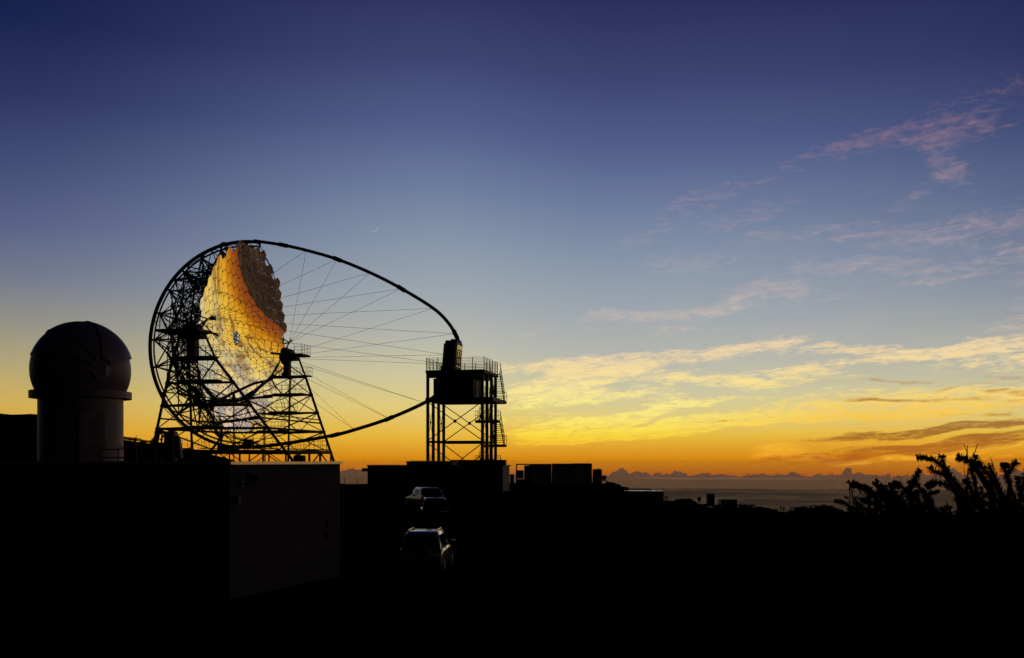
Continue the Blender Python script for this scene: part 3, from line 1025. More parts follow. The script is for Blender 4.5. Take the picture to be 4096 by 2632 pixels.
# tie beams between the towers, the curved yoke and the hexagonal base
for side in (-1, 1):
    for z in (3.75, 1.1):
        strut('tie_beam', leg(-1, side, z), leg(1, side, z), 0.14, M['steel'], tel)
    strut('tie_beam', leg(-1, side, 4.9), leg(1, side, 4.9), 0.10, M['steel'], tel)
strut('tie_beam', leg(-1, 1, 5.35), leg(1, 1, 5.35), 0.07, M['steel'], tel)
yk = [(-12.0, 1.0, 8.4), (-9.4, 0.9, 7.15), (-7.0, 0.85, 6.75), (-3.5, 0.8, 6.75), (-0.5, 0.6, 7.3), (2.0, 0.2, 8.4), (6.0, -0.4, 10.0), (11.6, -1.0, 11.3)]
MB().tube([T(u, ww, z) for ww, u, z in yk], 0.17, 8).build('curved_yoke', M['steel'], tel, True)
hexn = []
for i in range(6):
    a = R(60 * i + 30)
    hexn.append((11.2 * math.cos(a) * 0.93, 12.0 * math.sin(a)))
hx = [(8.4, 6.8), (0, 12.7), (-8.4, 6.8), (-8.4, -6.8), (0, -12.7), (8.4, -6.8)]
for i in range(6):
    a, b = hx[i], hx[(i + 1) % 6]
    A1, B1 = T(*a, 1.1), T(*b, 1.1)
    A0, B0 = T(*a, -0.75), T(*b, -0.75)
    strut('base_beam', A1, B1, 0.19, M['steel'], tel)
    strut('base_beam', A0, B0, 0.14, M['steel'], tel)
    strut('base_beam', A1, T(0, 0, 1.1), 0.15, M['steel'], tel)
    strut('base_beam', A0, T(0, 0, -0.75), 0.12, M['steel'], tel)
    for k in range(4):
        p0, p1 = A1.lerp(B1, k / 4), A1.lerp(B1, (k + 1) / 4)
        q0, q1 = A0.lerp(B0, k / 4), A0.lerp(B0, (k + 1) / 4)
        strut('base_post', p0, q0, 0.11, M['steel'], tel)
        strut('base_brace', *((p0, q1) if k % 2 else (q0, p1)), 0.06, M['steel'], tel)
    MB().box(T(*a, -0.98), (1.5, 0.7, 0.45), N_, K_, 0.06).build('bogie', M['steel'], tel)
    # walkway deck with railing along the base
    na = (T(*b, 0) - T(*a, 0)).normalized()
    out = Vector((na.y, -na.x, 0))
    mid = A1.lerp(B1, 0.5) + UPZ * 0.32
    dk_o = MB().box(mid, ((B1 - A1).length * 0.82, 0.9, 0.10), na, UPZ.cross(na)).build('walkway', M['steel'], tel)
    h_ = (B1 - A1).length * 0.40
    railing(MB(), [mid - na * h_ + UPZ * .05, mid + na * h_ + UPZ * .05], 1.1, 2, 1.3).build('railing', M['galv'], dk_o)
mb = MB()
ringv = [T(11.2 * math.cos(2 * math.pi * i / 64), 11.2 * math.sin(2 * math.pi * i / 64), TGROUND + 0.05) for i in range(65)]
mb.tube(ringv, 0.14, 6, False)
mb.build('azimuth_rail', M['steel'], tel)
# drive unit where the ring meets the base, control cabinets on the base
MB().box(A(-2.2, -13.3), (2.3, 1.5, 0.95), N_, K_, 0.1).build('elevation_drive', M['steel'], tel)
MB().box(T(3.4, -6.0, 2.0), (1.0, 0.7, 1.1), N_, K_, 0.04).build('control_cabinet', M['steel'], tel)
MB().box(T(5.4, 4.0, 0.0), (1.3, 0.8, 1.5), N_, K_, 0.04).build('control_cabinet', M['steel'], tel)

# ------------------------------------------------------------------ access tower under the camera box
TW = {}
t_u0, t_u1 = 24.2, 30.6
t_w = [-3.4, -1.15, 1.1, 3.35]
tz = lambda z: z
def W(u, w_, z):
    return T(u, w_, z)
tower = empty('access_tower', W(27.4, 0, -2.7), 'steel access tower with cabin, zigzag stairs and railed top deck', 'tower')
DECK, FLOOR2, BEAM = 10.35, 7.25, 2.2
for u in (t_u0, t_u1):
    for w_ in t_w:
        top_ = DECK - 0.35 if (w_ == t_w[0] or u > 30) else FLOOR2
        MB().box((W(u, w_, -2.8) + W(u, w_, top_)) / 2, (0.30, 0.30, top_ + 2.8), N_, K_).build('column', M['steel'], tower)
um, wm = (t_u0 + t_u1) / 2, (t_w[0] + t_w[-1]) / 2
dw = t_w[-1] - t_w[0]
dk_o = MB().box(W(um + 0.05, wm, DECK - 0.18), (t_u1 - t_u0 + 0.5, dw + 0.5, 0.36), N_, K_).build('top_deck', M['steel'], tower)
MB().box(W(um, t_w[0] + 0.05, DECK - 0.62), (t_u1 - t_u0, 0.24, 0.5), N_, K_).build('deck_beam', M['steel'], tower)
MB().box(W(um, wm, DECK - 0.60), (t_u1 - t_u0 - 1.2, dw - 0.8, 0.42), N_, K_).build('deck_beam', M['steel'], tower)
railing(MB(), [W(t_u1 + .25, t_w[-1], DECK), W(t_u0 - .1, t_w[-1], DECK), W(t_u0 - .1, t_w[0] - .2, DECK), W(t_u1 + .25, t_w[0] - .2, DECK), W(t_u1 + .25, t_w[-1], DECK)], 1.4, 8, 1.5, 0.02, 0.045).build('railing', M['steel'], dk_o)
MB().box(W(25.3, 0.6, DECK + 0.45), (1.1, 1.4, 0.85), N_, K_, 0.05).build('equipment_box', M['steel'], dk_o)
MB().box(W(25.9, 1.2, DECK + 0.28), (0.8, 0.8, 0.5), N_, K_, 0.05).build('equipment_box', M['steel'], dk_o)
fl_o = MB().box(W(um + 0.5, wm, FLOOR2 - 0.25), (t_u1 - t_u0 + 1.5, dw + 0.3, 0.42), N_, K_).build('middle_deck', M['steel'], tower)
cabin = MB().box(W(26.95, wm, FLOOR2 + 1.12), (4.7, 5.0, 2.24), N_, K_, 0.03).build('cabin', M['prefab'], tower)
for u in (25.85, 27.95):
    MB().box(W(u, wm - 2.52, FLOOR2 + 1.62), (0.66, 0.05, 0.28), N_, K_).build('vent_grille', M['plastic'], cabin)
dr = MB().box(W(29.32, wm - 0.6, FLOOR2 + 1.0), (0.05, 0.9, 1.95), N_, K_).build('door', M['door'], cabin)
railing(MB(), [W(29.4, t_w[0], FLOOR2), W(t_u1 + .3, t_w[0], FLOOR2), W(t_u1 + .3, t_w[2], FLOOR2)], 1.2, 5, 0.8, 0.02, 0.035).build('railing', M['steel'], fl_o)
for w_ in (t_w[0], t_w[-1]):
    MB().box(W(um, w_, BEAM), (t_u1 - t_u0 - 0.3, 0.22, 0.26), N_, K_).build('cross_beam', M['steel'], tower)
    for z0, z1 in ((BEAM + 0.15, FLOOR2 - 0.5), (-2.7, BEAM - 0.15)):
        a, b, c, d = W(t_u0, w_, z0), W(t_u1, w_, z0), W(t_u0, w_, z1), W(t_u1, w_, z1)
        strut('cross_brace', a, d, 0.055, M['steel'], tower)
        strut('cross_brace', b, c, 0.055, M['steel'], tower)
        if z0 > 0:
            ball('brace_plate', (a + d) / 2, 0.22, M['steel'], tower)
for u in (t_u0, t_u1):
    for w0, w1 in ((t_w[0], t_w[1]), (t_w[2], t_w[3])):
        for z0, z1 in ((BEAM, FLOOR2 - 0.5), (-2.7, BEAM)):
            strut('cross_brace', W(u, w0, z0), W(u, w1, z1), 0.025, M['steel'], tower)
            strut('cross_brace', W(u, w1, z0), W(u, w0, z1), 0.025, M['steel'], tower)
            ball('brace_plate', W(u, (w0 + w1) / 2, (z0 + z1) / 2), 0.13, M['steel'], tower)
    for w0, w1 in zip(t_w[:-1], t_w[1:]):
        strut('cross_beam', W(u, w0, BEAM), W(u, w1, BEAM), 0.09, M['steel'], tower)
# zigzag stairs on the side away from the dish
tread_me = {}
lands = [DECK, 7.15, 4.75, 2.0, -0.4, -2.75]
for i, (za, zb) in enumerate(zip(lands[:-1], lands[1:])):
    back_dn = i % 2 == 0                     # outer lane runs down and back, inner lane returns
    uc = 31.3 if back_dn else 29.95
    wa, wb = (0.0, 2.4) if back_dn else (2.4, 0.0)
    fl = MB()
    for q in (-0.56, 0.56):
        for hh in (-0.04, -0.16, -0.28):
            fl.tube([W(uc + q, wa, za + hh), W(uc + q, wb, zb + hh)], 0.07, 4)
    fl = fl.build('stair_flight', M['steel'], tower)
    nst = 12
    for k in range(1, nst):
        t = k / nst
        if 'tread' not in tread_me:
            o = MB().box((0, 0, 0), (1.12, 0.25, 0.06), N_, K_).build('tread', M['steel'], fl)
            tread_me['tread'] = o.data
        else:
            o = bpy.data.objects.new('tread', tread_me['tread'])
            COL.objects.link(o)
            adopt(o, fl)
        o.matrix_basis = Matrix.Translation(W(uc, wa + (wb - wa) * t, za + (zb - za) * t))
    hr = MB()
    for q in (-0.6, 0.6):
        for hh in (0.55, 1.05):
            hr.tube([W(uc + q, wa, za + hh), W(uc + q, wb, zb + hh)], 0.025, 5)
        for t in (0.0, 0.25, 0.5, 0.75, 1.0):
            b0 = W(uc + q, wa + (wb - wa) * t, za + (zb - za) * t)
            hr.tube([b0, b0 + UPZ * 1.05], 0.025, 5)
    hr.build('handrail', M['steel'], fl)
    if zb > -2:
        w0, w1 = (2.4, 3.5) if back_dn else (-1.1, 0.0)
        ld = MB().box(W(30.55, (w0 + w1) / 2, zb - 0.16), (2.75, w1 - w0, 0.32), N_, K_).build('landing', M['steel'], tower)
        far = w1 if back_dn else w0
        near_ = w0 if back_dn else w1
        railing(MB(), [W(29.2, near_, zb), W(29.2, far, zb), W(31.92, far, zb), W(31.92, near_, zb)], 1.05, 2, 1.1, 0.022, 0.026).build('railing', M['steel'], ld)

# ------------------------------------------------------------------ dome building in the foreground
def vfrom(p, z): return Vector((p[0], p[1], z))
cA, cB = Vector((-8.63, 31.3)), Vector((-6.38, 38.0))
fdir = (cB - cA).normalized()
ldir = Vector((-fdir.y, fdir.x))
BZ0, BZ1 = -4.9, -0.035
bld = empty('flat_roofed_building', (cA.x, cA.y, -4.3), 'pale flat roofed building with a camera on its wall and metal roof edging', 'building')
def bpt(a, b): return cA + fdir * a + ldir * b
dep, wid = (cB - cA).length, 24.0
foot = [bpt(0, 0), bpt(dep, 0), bpt(dep, wid), bpt(0, wid)]
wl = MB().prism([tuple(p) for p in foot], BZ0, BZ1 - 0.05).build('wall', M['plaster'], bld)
MB().prism([tuple(bpt(a, b)) for a, b in ((0.06, 0.06), (dep - .06, 0.06), (dep - .06, wid), (0.06, wid))], BZ1 - 0.049, BZ1 - 0.03).build('roof', M['roof'], bld)
for (a0, b0), (a1, b1) in (((0, 0), (dep, 0)), ((dep, 0), (dep, wid)), ((0, 0), (0, wid))):
    p, q = bpt(a0, b0), bpt(a1, b1)
    d = (q - p)
    c = (p + q) / 2
    MB().box((c.x, c.y, BZ1 - 0.02), (d.length + 0.1, 0.16, 0.09), (d.x, d.y, 0)).build('roof_coping', M['coping'], bld)
# plinth wing that carries the dome
dome_c = P(324, 1845, 46.0)
MB().prism([(dome_c.x - 4.6, dome_c.y - 3.4), (dome_c.x + 4.0, dome_c.y - 3.4), (dome_c.x + 4.0, dome_c.y + 4), (dome_c.x - 4.6, dome_c.y + 4)], -5.0, 0.0).build('dome_plinth', M['plaster'], bld)
# wall details on the right face
def face_r(along, z, out=0.0):
    p = cA + fdir * along - ldir * out
    return Vector((p.x, p.y, z))
F3 = Vector((fdir.x, fdir.y, 0))
O3 = Vector((-ldir.x, -ldir.y, 0))
for z in (-2.26, -2.68):
    vn = MB().box(face_r(6.28, z, 0.02), (0.46, 0.05, 0.32 if z > -2.5 else 0.26), F3).build('wall_vent', M['rubber'], bld)
    for k in range(4):
        MB().box(face_r(6.28, z - 0.09 + k * 0.06, 0.055), (0.40, 0.02, 0.02), F3).build('louvre', M['rubber'], vn)
# security camera on its bracket
cctv = empty('security_camera', face_r(0.65, -0.75, 0.0), 'boxy security camera on a bracket high on the pale wall', 'camera')
cc = face_r(0.62, -0.50, 0.42)
MB().box(cc, (0.42, 0.14, 0.15), (O3 * 0.9 + F3 * 0.3 - UPZ * 0.25), None).build('housing', M['plaster'], cctv)
MB().box(cc + UPZ * 0.09, (0.50, 0.17, 0.02), (O3 * 0.9 + F3 * 0.3 - UPZ * 0.25), None).build('sunshield', M['galv'], cctv)
MB().tube([face_r(0.62, -0.72, 0.0), face_r(0.62, -0.70, 0.25), cc - UPZ * 0.07], 0.03, 6).build('bracket_arm', M['plastic'], cctv)
MB().box(face_r(0.62, -0.72, 0.03), (0.18, 0.06, 0.18), F3).build('wall_plate', M['plastic'], cctv)
MB().tube([cc - UPZ * 0.05 + O3 * 0.1, cc - UPZ * 0.45 + O3 * 0.02, face_r(0.5, -1.2, 0.25), face_r(0.4, -1.3, 0.04)], 0.018, 5).build('cable', M['rubber'], cctv)
MB().box(face_r(0.38, -1.22, 0.06), (0.16, 0.10, 0.26), F3).build('junction_box', M['plastic'], cctv)
wlamp = empty('wall_floodlight', Vector((*bpt(0, 1.3), -0.95)), 'small floodlight on the wall near the building corner', 'lamp')
lp = bpt(0, 1.3) - fdir * 0.12
MB().box((lp.x, lp.y, -0.95), (0.26, 0.16, 0.2), (ldir.x, ldir.y, 0), None, 0.03).build('lamp_housing', M['plastic'], wlamp)
MB().box((bpt(0, 1.3) - fdir * 0.02).to_3d() + Vector((0, 0, -0.80)), (0.1, 0.05, 0.16), (ldir.x, ldir.y, 0)).build('bracket', M['plastic'], wlamp)

# ------------------------------------------------------------------ clamshell observatory dome
dm = empty('observatory_dome', (dome_c.x, dome_c.y, 0.0), 'white clamshell observatory dome on a round drum with a door', 'dome')
DC = Vector((dome_c.x, dome_c.y, 4.08))
def lathe(c, prof, n=64):
    vs, fs = [], []
    for i in range(n):
        a = 2 * math.pi * i / n
        for r, z in prof:
            vs.append((c.x + r * math.cos(a), c.y + r * math.sin(a), z))
    k = len(prof)
    for i in range(n):
        j = (i + 1) % n
        for q in range(k - 1):
            fs.append((i * k + q, j * k + q, j * k + q + 1, i * k + q + 1))
    return vs, fs
vs, fs = lathe(dome_c, [(1.79, 0.0), (1.79, 2.84)])
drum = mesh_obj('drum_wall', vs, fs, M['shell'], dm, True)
vs, fs = lathe(dome_c, [(1.78, 2.80), (2.15, 2.81), (2.15, 3.12), (1.85, 3.13)])
MB().add(vs, fs).build('cornice', M['shell'], dm)
prof = [(2.12 * math.sin(R(a)), DC.z + 2.12 * math.cos(R(a))) for a in frange(6, 116, 26)]
vs, fs = lathe(dome_c, prof[::-1])
mesh_obj('lower_shell', vs, fs, M['shell'], dm, True)
ha = Vector((0.70, -0.714, 0))                 # hinge axis, horizontal
hb = Vector((-0.714, -0.70, 0))                # across it, to the left front
def shell(r, th0, th1, thick=0.05):
    vs, fs = [], []
    nt, npz = 26, 30
    for layer in (0, 1):
        rr = r - thick * layer
        for i in range(nt + 1):
            t = R(th0 + (th1 - th0) * i / nt)
            for j in range(npz + 1):
                ph = R(9 + 162 * j / npz)
                d = ha * math.cos(ph) + (hb * math.cos(t) + UPZ * math.sin(t)) * math.sin(ph)
                vs.append(DC + d * rr)
    L = (nt + 1) * (npz + 1)
    idx = lambda l, i, j: l * L + i * (npz + 1) + j
    for i in range(nt):
        for j in range(npz):
            fs.append((idx(0, i, j), idx(0, i, j + 1), idx(0, i + 1, j + 1), idx(0, i + 1, j)))
            fs.append((idx(1, i, j), idx(1, i + 1, j), idx(1, i + 1, j + 1), idx(1, i, j + 1)))
    for j in range(npz):
        fs.append((idx(0, 0, j), idx(1, 0, j), idx(1, 0, j + 1), idx(0, 0, j + 1)))
        fs.append((idx(0, nt, j), idx(0, nt, j + 1), idx(1, nt, j + 1), idx(1, nt, j)))
    for i in range(nt):
        for j in (0, npz):
            fs.append((idx(0, i, j), idx(0, i + 1, j), idx(1, i + 1, j), idx(1, i, j)))
    return vs, fs
for r, a0, a1 in ((2.155, 19, 58), (2.19, 52, 100), (2.23, 95, 163)):
    vs, fs = shell(r, a0, a1)
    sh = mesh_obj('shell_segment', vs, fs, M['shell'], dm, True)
    pts = [DC + (ha * math.cos(R(p)) + (hb * math.cos(R(a0 - 0.3)) + UPZ * math.sin(R(a0 - 0.3))) * math.sin(R(p))) * (r - 0.015) for p in frange(10, 170, 34)]
    MB().tube(pts, 0.035, 5).build('edge_seal', M['seam'], sh)
# hinge cheek plates
for sg in (1, -1):
    hc = DC + ha * (2.19 * sg) + UPZ * -0.02
    vs = [hc + (hb * math.cos(R(a)) * 0.42 + UPZ * math.sin(R(a)) * (0.62 if a < 180 else 0.5)) - ha * sg * 0.16 * abs(math.cos(R(a))) for a in range(0, 360, 15)]
    n = len(vs)
    vs2 = [v + ha * sg * 0.06 for v in vs]
    o = MB().add(vs + vs2, [tuple(range(n)), tuple(range(2 * n - 1, n - 1, -1))] + [(i, (i + 1) % n, n + (i + 1) % n, n + i) for i in range(n)]).build('hinge_plate', M['shell'], dm)
    MB().tube([hc + ha * sg * 0.05, hc + ha * sg * 0.09], 0.05, 10).build('hinge_pin', M['plastic'], o)
# door towards the right front
da = math.atan2(-1.0, 0.75)
dd = Vector((math.cos(da), math.sin(da), 0))
dt = Vector((-dd.y, dd.x, 0))
dpos = Vector((dome_c.x, dome_c.y, 0)) + dd * 1.78
frm = MB().box(dpos + UPZ * 1.03, (1.06, 0.12, 2.06), dt).build('door_frame', M['door'], dm)
drp = MB().box(dpos + dd * 0.07 + UPZ * 1.0, (0.86, 0.05, 1.92), dt).build('door', M['door'], dm)
MB().box(dpos + dd * 0.10 + UPZ * 1.42, (0.70, 0.02, 0.95), dt).build('door_panel', M['shell'], drp)
MB().box(dpos + dd * 0.10 + UPZ * 0.45, (0.70, 0.02, 0.72), dt).build('door_panel', M['shell'], drp)
MB().tube([dpos + dd * 0.09 + dt * 0.36 + UPZ * 0.98, dpos + dd * 0.16 + dt * 0.36 + UPZ * 0.98, dpos + dd * 0.16 + dt * 0.24 + UPZ * 0.98], 0.015, 5).build('handle', M['plastic'], drp)
# terrace rail in front of the door
tr = empty('terrace_railing', P(400, 1842, 43.0), 'dark two bar railing on the terrace before the dome door', 'railing')
a_, b_ = P(402, 1844, 42.9), P(620, 1844, 42.0)
for hh in (0.14, 0.49):
    strut('rail', a_ + UPZ * hh, b_ + UPZ * hh, 0.025, M['steel'], tr)
for t in (0, 0.33, 0.66, 1):
    q = a_.lerp(b_, t)
    strut('post', q - UPZ * 0.05, q + UPZ * 0.5, 0.028, M['steel'], tr)
strut('rail', P(475, 1782, 43.2), P(510, 1800, 42.6), 0.02, M['steel'], tr)

# ------------------------------------------------------------------ things on the flat roof
# weather mast with vane and anemometer
wp = P(935, 1846, 35.0)
wm_ = empty('weather_mast', wp, 'thin weather mast with sensor head and wind cups on the roof', 'mast')
tp = P(935, 1600, 35.0)
strut('pole', Vector((wp.x, wp.y, -0.06)), tp, 0.022, M['steel'], wm_)
vs, fs = lathe(tp, [(0.0, tp.z - 0.08), (0.085, tp.z - 0.07), (0.09, tp.z + 0.05), (0.06, tp.z + 0.08), (0.055, tp.z + 0.14), (0.03, tp.z + 0.22), (0.012, tp.z + 0.28), (0.0, tp.z + 0.36)], 16)
mesh_obj('sensor_head', vs, fs, M['steel'], wm_, True)
for k in range(3):
    a = R(20 + 120 * k)
    tipp = Vector((tp.x, tp.y, tp.z + 0.33))
    e_ = tipp + Vector((math.cos(a), math.sin(a), 0.03)) * 0.06
    strut('cup_arm', tipp, e_, 0.006, M['steel'], wm_)
    ball('wind_cup', e_, 0.022, M['plastic'], wm_)
# lattice mast
lp0 = P(1058, 1846, 36.5)
lm_ = empty('lattice_mast', lp0, 'slim upright lattice mast standing at the roof edge', 'mast')
lt = P(1058, 1640, 36.5)
for k in range(3):
    a = R(90 + 120 * k)
    off = Vector((math.cos(a), math.sin(a), 0)) * 0.038
    strut('mast_tube', Vector((lp0.x, lp0.y, -0.06)) + off, lt + off, 0.009, M['steel'], lm_)
mb = MB()
for i in range(46):
    z0 = lt.z * i / 46
    for k in range(3):
        a, b = R(90 + 120 * k), R(90 + 120 * ((k + 1) % 3))
        mb.tube([Vector((lp0.x + math.cos(a) * .038, lp0.y + math.sin(a) * .038, z0)), Vector((lp0.x + math.cos(b) * .038, lp0.y + math.sin(b) * .038, z0 + lt.z / 46))], 0.006, 4, False)
tag(mb.build('lacing', M['steel'], lm_), kind='stuff')
# twin-camera monitor instrument behind the terrace (silhouette between dome and telescope)
mi = empty('monitoring_instrument', P(665, 1845, 60.0), 'bulky dark instrument stand with two tilted boxes on its frame', 'instrument')
def mp_(px, py, d=60.0): return P(px, py, d)
for (x0, y0, x1, y1) in ((612, 1800, 634, 1728), (640, 1800, 648, 1740)):
    strut('frame_leg', mp_(x0, y0 + 60), mp_(x1, y1), 0.11 if x0 < 620 else 0.05, M['plastic'], mi)
MB().box(mp_(662, 1730), (1.05, 0.7, 0.14), None).build('frame_top', M['plastic'], mi)
strut('frame_brace', mp_(634, 1728), mp_(664, 1752), 0.04, M['plastic'], mi)
strut('frame_brace', mp_(664, 1735), mp_(640, 1760), 0.04, M['plastic'], mi)
MB().box(mp_(684, 1785), (0.62, 0.8, 1.75), None, None, 0.08).build('cabinet', M['plastic'], mi)
MB().box(mp_(690, 1735), (0.32, 0.6, 0.34), (1, 0, 0.35), None, 0.04).build('cabinet_head', M['steel'], mi)
MB().box(mp_(640, 1804), (0.75, 0.9, 1.0), None, None, 0.06).build('base_unit', M['plastic'], mi)
for cx, cy in ((638, 1719), (681, 1724)):
    bx_ = MB().box(mp_(cx, cy), (0.27, 0.2, 0.10), (0.9, 0, -0.42), None, 0.02).build('camera_housing', M['steel'], mi)
    strut('mount', mp_(cx, cy + 2), mp_(cx, cy + 10), 0.025, M['steel'], bx_)
MB().box(mp_(714, 1790), (0.30, 0.5, 1.35), (1, 0, 0.12), None, 0.08).build('side_unit', M['plastic'], mi)
# two limp flags on poles
for i, (px, py, d, mt, lb) in enumerate(((545, 1742, 70.0, 'red', 'limp reddish flag on a thin pole beside the dome'), (613, 1746, 66.0, 'yellow', 'limp pale flag on a thin pole beside the instrument stand'))):
    base = P(px - 4, 1850, d)
    gz = ground_z(base.x, base.y)
    fg = empty('flag', (base.x, base.y, gz), lb, 'flag')
    tpt = P(px, py, d)
    strut('pole', Vector((base.x, base.y, gz - 0.1)), tpt, 0.018, M['steel'], fg)
    vs, fs = [], []
    for a in range(8):
        for b in range(4):
            t, s_ = a / 7, b / 3
            vs.append(tpt + Vector((-0.04 - s_ * (0.06 + 0.26 * t), 0.07 * math.sin(s_ * 7 + t * 3), -0.1 - 0.52 * t - 0.06 * s_)))
    for a in range(7):
        for b in range(3):
            fs.append((a * 4 + b, a * 4 + b + 1, (a + 1) * 4 + b + 1, (a + 1) * 4 + b))
    o = mesh_obj('cloth', vs, fs, M[mt], fg, True)
    sm = o.modifiers.new('thickness', 'SOLIDIFY')
    sm.thickness = 0.006

# ------------------------------------------------------------------ prefabs and containers
def corr_box(c, size, xdir, pitch=0.28, amp=0.05):
    """container walls: trapezoid corrugation on all four sides, flat roof and floor"""
    X = Vector(xdir).normalized()
    Y = UPZ.cross(X)
    c = Vector(c)
    pts = []
    def side(p, q, nrm):
        d = (q - p)
        n = max(2, int(d.length / pitch))
        for i in range(n):
            for f, o in ((0.0, 0), (0.2, 0), (0.3, -amp), (0.7, -amp), (0.8, 0)):
                pts.append(p + d * ((i + f) / n) + nrm * o)
    hx, hy, hz = size[0] / 2, size[1] / 2, size[2] / 2
    cs = [c - X * hx - Y * hy, c + X * hx - Y * hy, c + X * hx + Y * hy, c - X * hx + Y * hy]
    for i, nr_ in enumerate((-Y, X, Y, -X)):
        side(cs[i], cs[(i + 1) % 4], nr_)
    n = len(pts)
    vs = [p - UPZ * (hz - 0.12) for p in pts] + [p + UPZ * (hz - 0.1) for p in pts]
    fs = [(i, (i + 1) % n, n + (i + 1) % n, n + i) for i in range(n)]
    return vs, fs


def container(name, c, L, Wd, H, xdir, mt, label, group=None, doors=False):
    X = Vector(xdir).normalized()
    Y = UPZ.cross(X)
    c = Vector(c)                     # centre of the base
    root = empty(name, c, label, 'container', group)
    vs, fs = corr_box(c + UPZ * H / 2, (L - 0.12, Wd - 0.12, H), X)
    mesh_obj('wall', vs, fs, mt, root)
    MB().box(c + UPZ * (H - 0.06), (L - 0.14, Wd - 0.14, 0.10), X).build('roof', mt, root)
    MB().box(c + UPZ * 0.08, (L - 0.14, Wd - 0.14, 0.10), X).build('floor', M['steel'], root)
    for sx in (-1, 1):
        for sy in (-1, 1):
            MB().box(c + X * sx * (L / 2 - .07) + Y * sy * (Wd / 2 - .07) + UPZ * H / 2, (0.15, 0.15, H), X).build('corner_post', mt, root)
        MB().box(c + X * sx * (L / 2 - .06) + UPZ * (H - 0.06), (0.13, Wd - 0.3, 0.13), X).build('top_rail', mt, root)
    for sy in (-1, 1):
        MB().box(c + Y * sy * (Wd / 2 - .06) + UPZ * (H - 0.06), (L - 0.3, 0.13, 0.13), X).build('top_rail', mt, root)
        MB().box(c + Y * sy * (Wd / 2 - .06) + UPZ * 0.07, (L - 0.3, 0.13, 0.14), X).build('bottom_rail', mt, root)
    return root


def prefab(name, p0, p1, depth, z0, z1, label, panels=6, cat='building'):
    """long low cabin: front from p0 to p1 (x, y), panelled walls, flat roof with edge trim"""
    p0, p1 = Vector(p0), Vector(p1)
    d = (p1 - p0)
    X = d.normalized()
    Y = Vector((-X.y, X.x))
    root = empty(name, (p0.x, p0.y, z0), label, cat)
    c = (p0 + p1) / 2 + Y * depth / 2
    MB().box((c.x, c.y, (z0 + z1) / 2), (d.length - 0.1, depth - 0.1, z1 - z0 - 0.1), X.to_3d()).build('core', M['prefab'], root)
    for i in range(panels):
        a = p0 + d * ((i + 0.5) / panels)
        MB().box((a.x - Y.x * 0.0, a.y - Y.y * 0.0, (z0 + z1) / 2 - 0.02), (d.length / panels - 0.03, 0.07, z1 - z0 - 0.12), X.to_3d()).build('wall_panel', M['prefab'], root)
    MB().box((c.x, c.y, z1), (d.length + 0.14, depth + 0.14, 0.12), X.to_3d()).build('roof', M['prefab'], root)
    return root, X, Y, p0


pf, X, Y, p0 = prefab('prefab_cabin', (P(1470, 0, 100).x, 100.0), (P(2012, 0, 97).x, 97.0), 3.0, -3.1, -0.42, 'long low prefab cabin in front of the access tower', 7)
MB().box((P(1600, 0, 99).x, 99.2, -1.6), (1.05, 0.06, 1.9), (X.x, X.y, 0)).build('door', M['door'], pf)
ac = empty('air_conditioner', P(1462, 1880, 100.4), 'air conditioner box on the end wall of the long cabin', 'air conditioner')
MB().box(P(1461, 1879, 100.6), (0.55, 0.8, 0.32), None, None, 0.03).build('casing', M['prefab'], ac)
MB().tube([P(1457, 1879, 100.15), P(1457, 1879, 100.1)], 0.12, 10).build('fan_grille', M['plastic'], ac)
MB().box(P(1466, 1885, 100.6), (0.3, 0.06, 0.05), None).build('bracket', M['steel'], ac)

c1, X1, Y1, q1 = prefab('ribbed_roof_shed', (P(1626, 0, 108).x, 108.0), (P(1808, 0, 107).x, 107.0), 2.6, -3.0, -0.06, 'low shed with a ribbed roof behind the long cabin', 4, 'shed')
for i in range(16):
    a = Vector((P(1640, 0, 108).x, 108.0)).lerp(Vector((P(1800, 0, 107).x, 107.0)), i / 15)
    MB().tube([(a.x, a.y - 0.05, 0.02), (a.x, a.y + 2.4, 0.06)], 0.035, 5).build('roof_rib', M['galv'], c1)
container('shipping_container', (P(1914, 0, 112).x, 113.0, -2.75), 6.0, 2.44, 2.9, (1, -0.05, 0), M['cont_blue'], 'dark shipping container at the foot of the access tower')

# row of containers, ends towards us
for i, (x0, x1, lb) in enumerate(((2126, 2209, 'pale container next to the open frame container'), (2212, 2292, 'pale container in the middle of the row of three'), (2296, 2371, 'pale container at the far end of the row of three'))):
    dd_ = 119 - 0.35 * i
    xc = P((x0 + x1) / 2, 0, dd_).x
    wdt = (x1 - x0) / FPX * dd_
    container('shipping_container', (xc, dd_ + 3.03, -2.95), 6.06, wdt, 2.63 + 0.035 * i, (0.03, 1, 0), M['cont'], lb, 'pale containers in a row')
# open frame container at the left end
oc = empty('open_container', (P(2093, 0, 119.6).x, 121.0, -2.95), 'container with an open end frame beside the pale containers', 'container')
xl, xr = P(2064, 0, 119.6).x, P(2124, 0, 119.6).x
for x in (xl + 0.06, xr - 0.09):
    for y in (119.6, 122.6):
        MB().box((x, y, -1.65), (0.13, 0.13, 2.6), None).build('corner_post', M['cont_blue'], oc)
for y in (119.6, 122.6):
    for z in (-0.37, -2.88):
        MB().box(((xl + xr) / 2, y, z), (xr - xl - 0.1, 0.12, 0.13), None).build('frame_rail', M['cont_blue'], oc)
MB().box(((xl + xr) / 2 - 0.1, 121.1, -0.36), (xr - xl - 0.3, 2.8, 0.08), None).build('roof', M['cont_blue'], oc)
MB().box((xr - 0.42, 121.1, -1.7), (0.7, 2.8, 2.4), None).build('side_store', M['cont_blue'], oc)
MB().box((xl + 0.5, 121.1, -1.55), (0.75, 2.0, 0.95), None).build('crate', M['cont_blue'], oc)
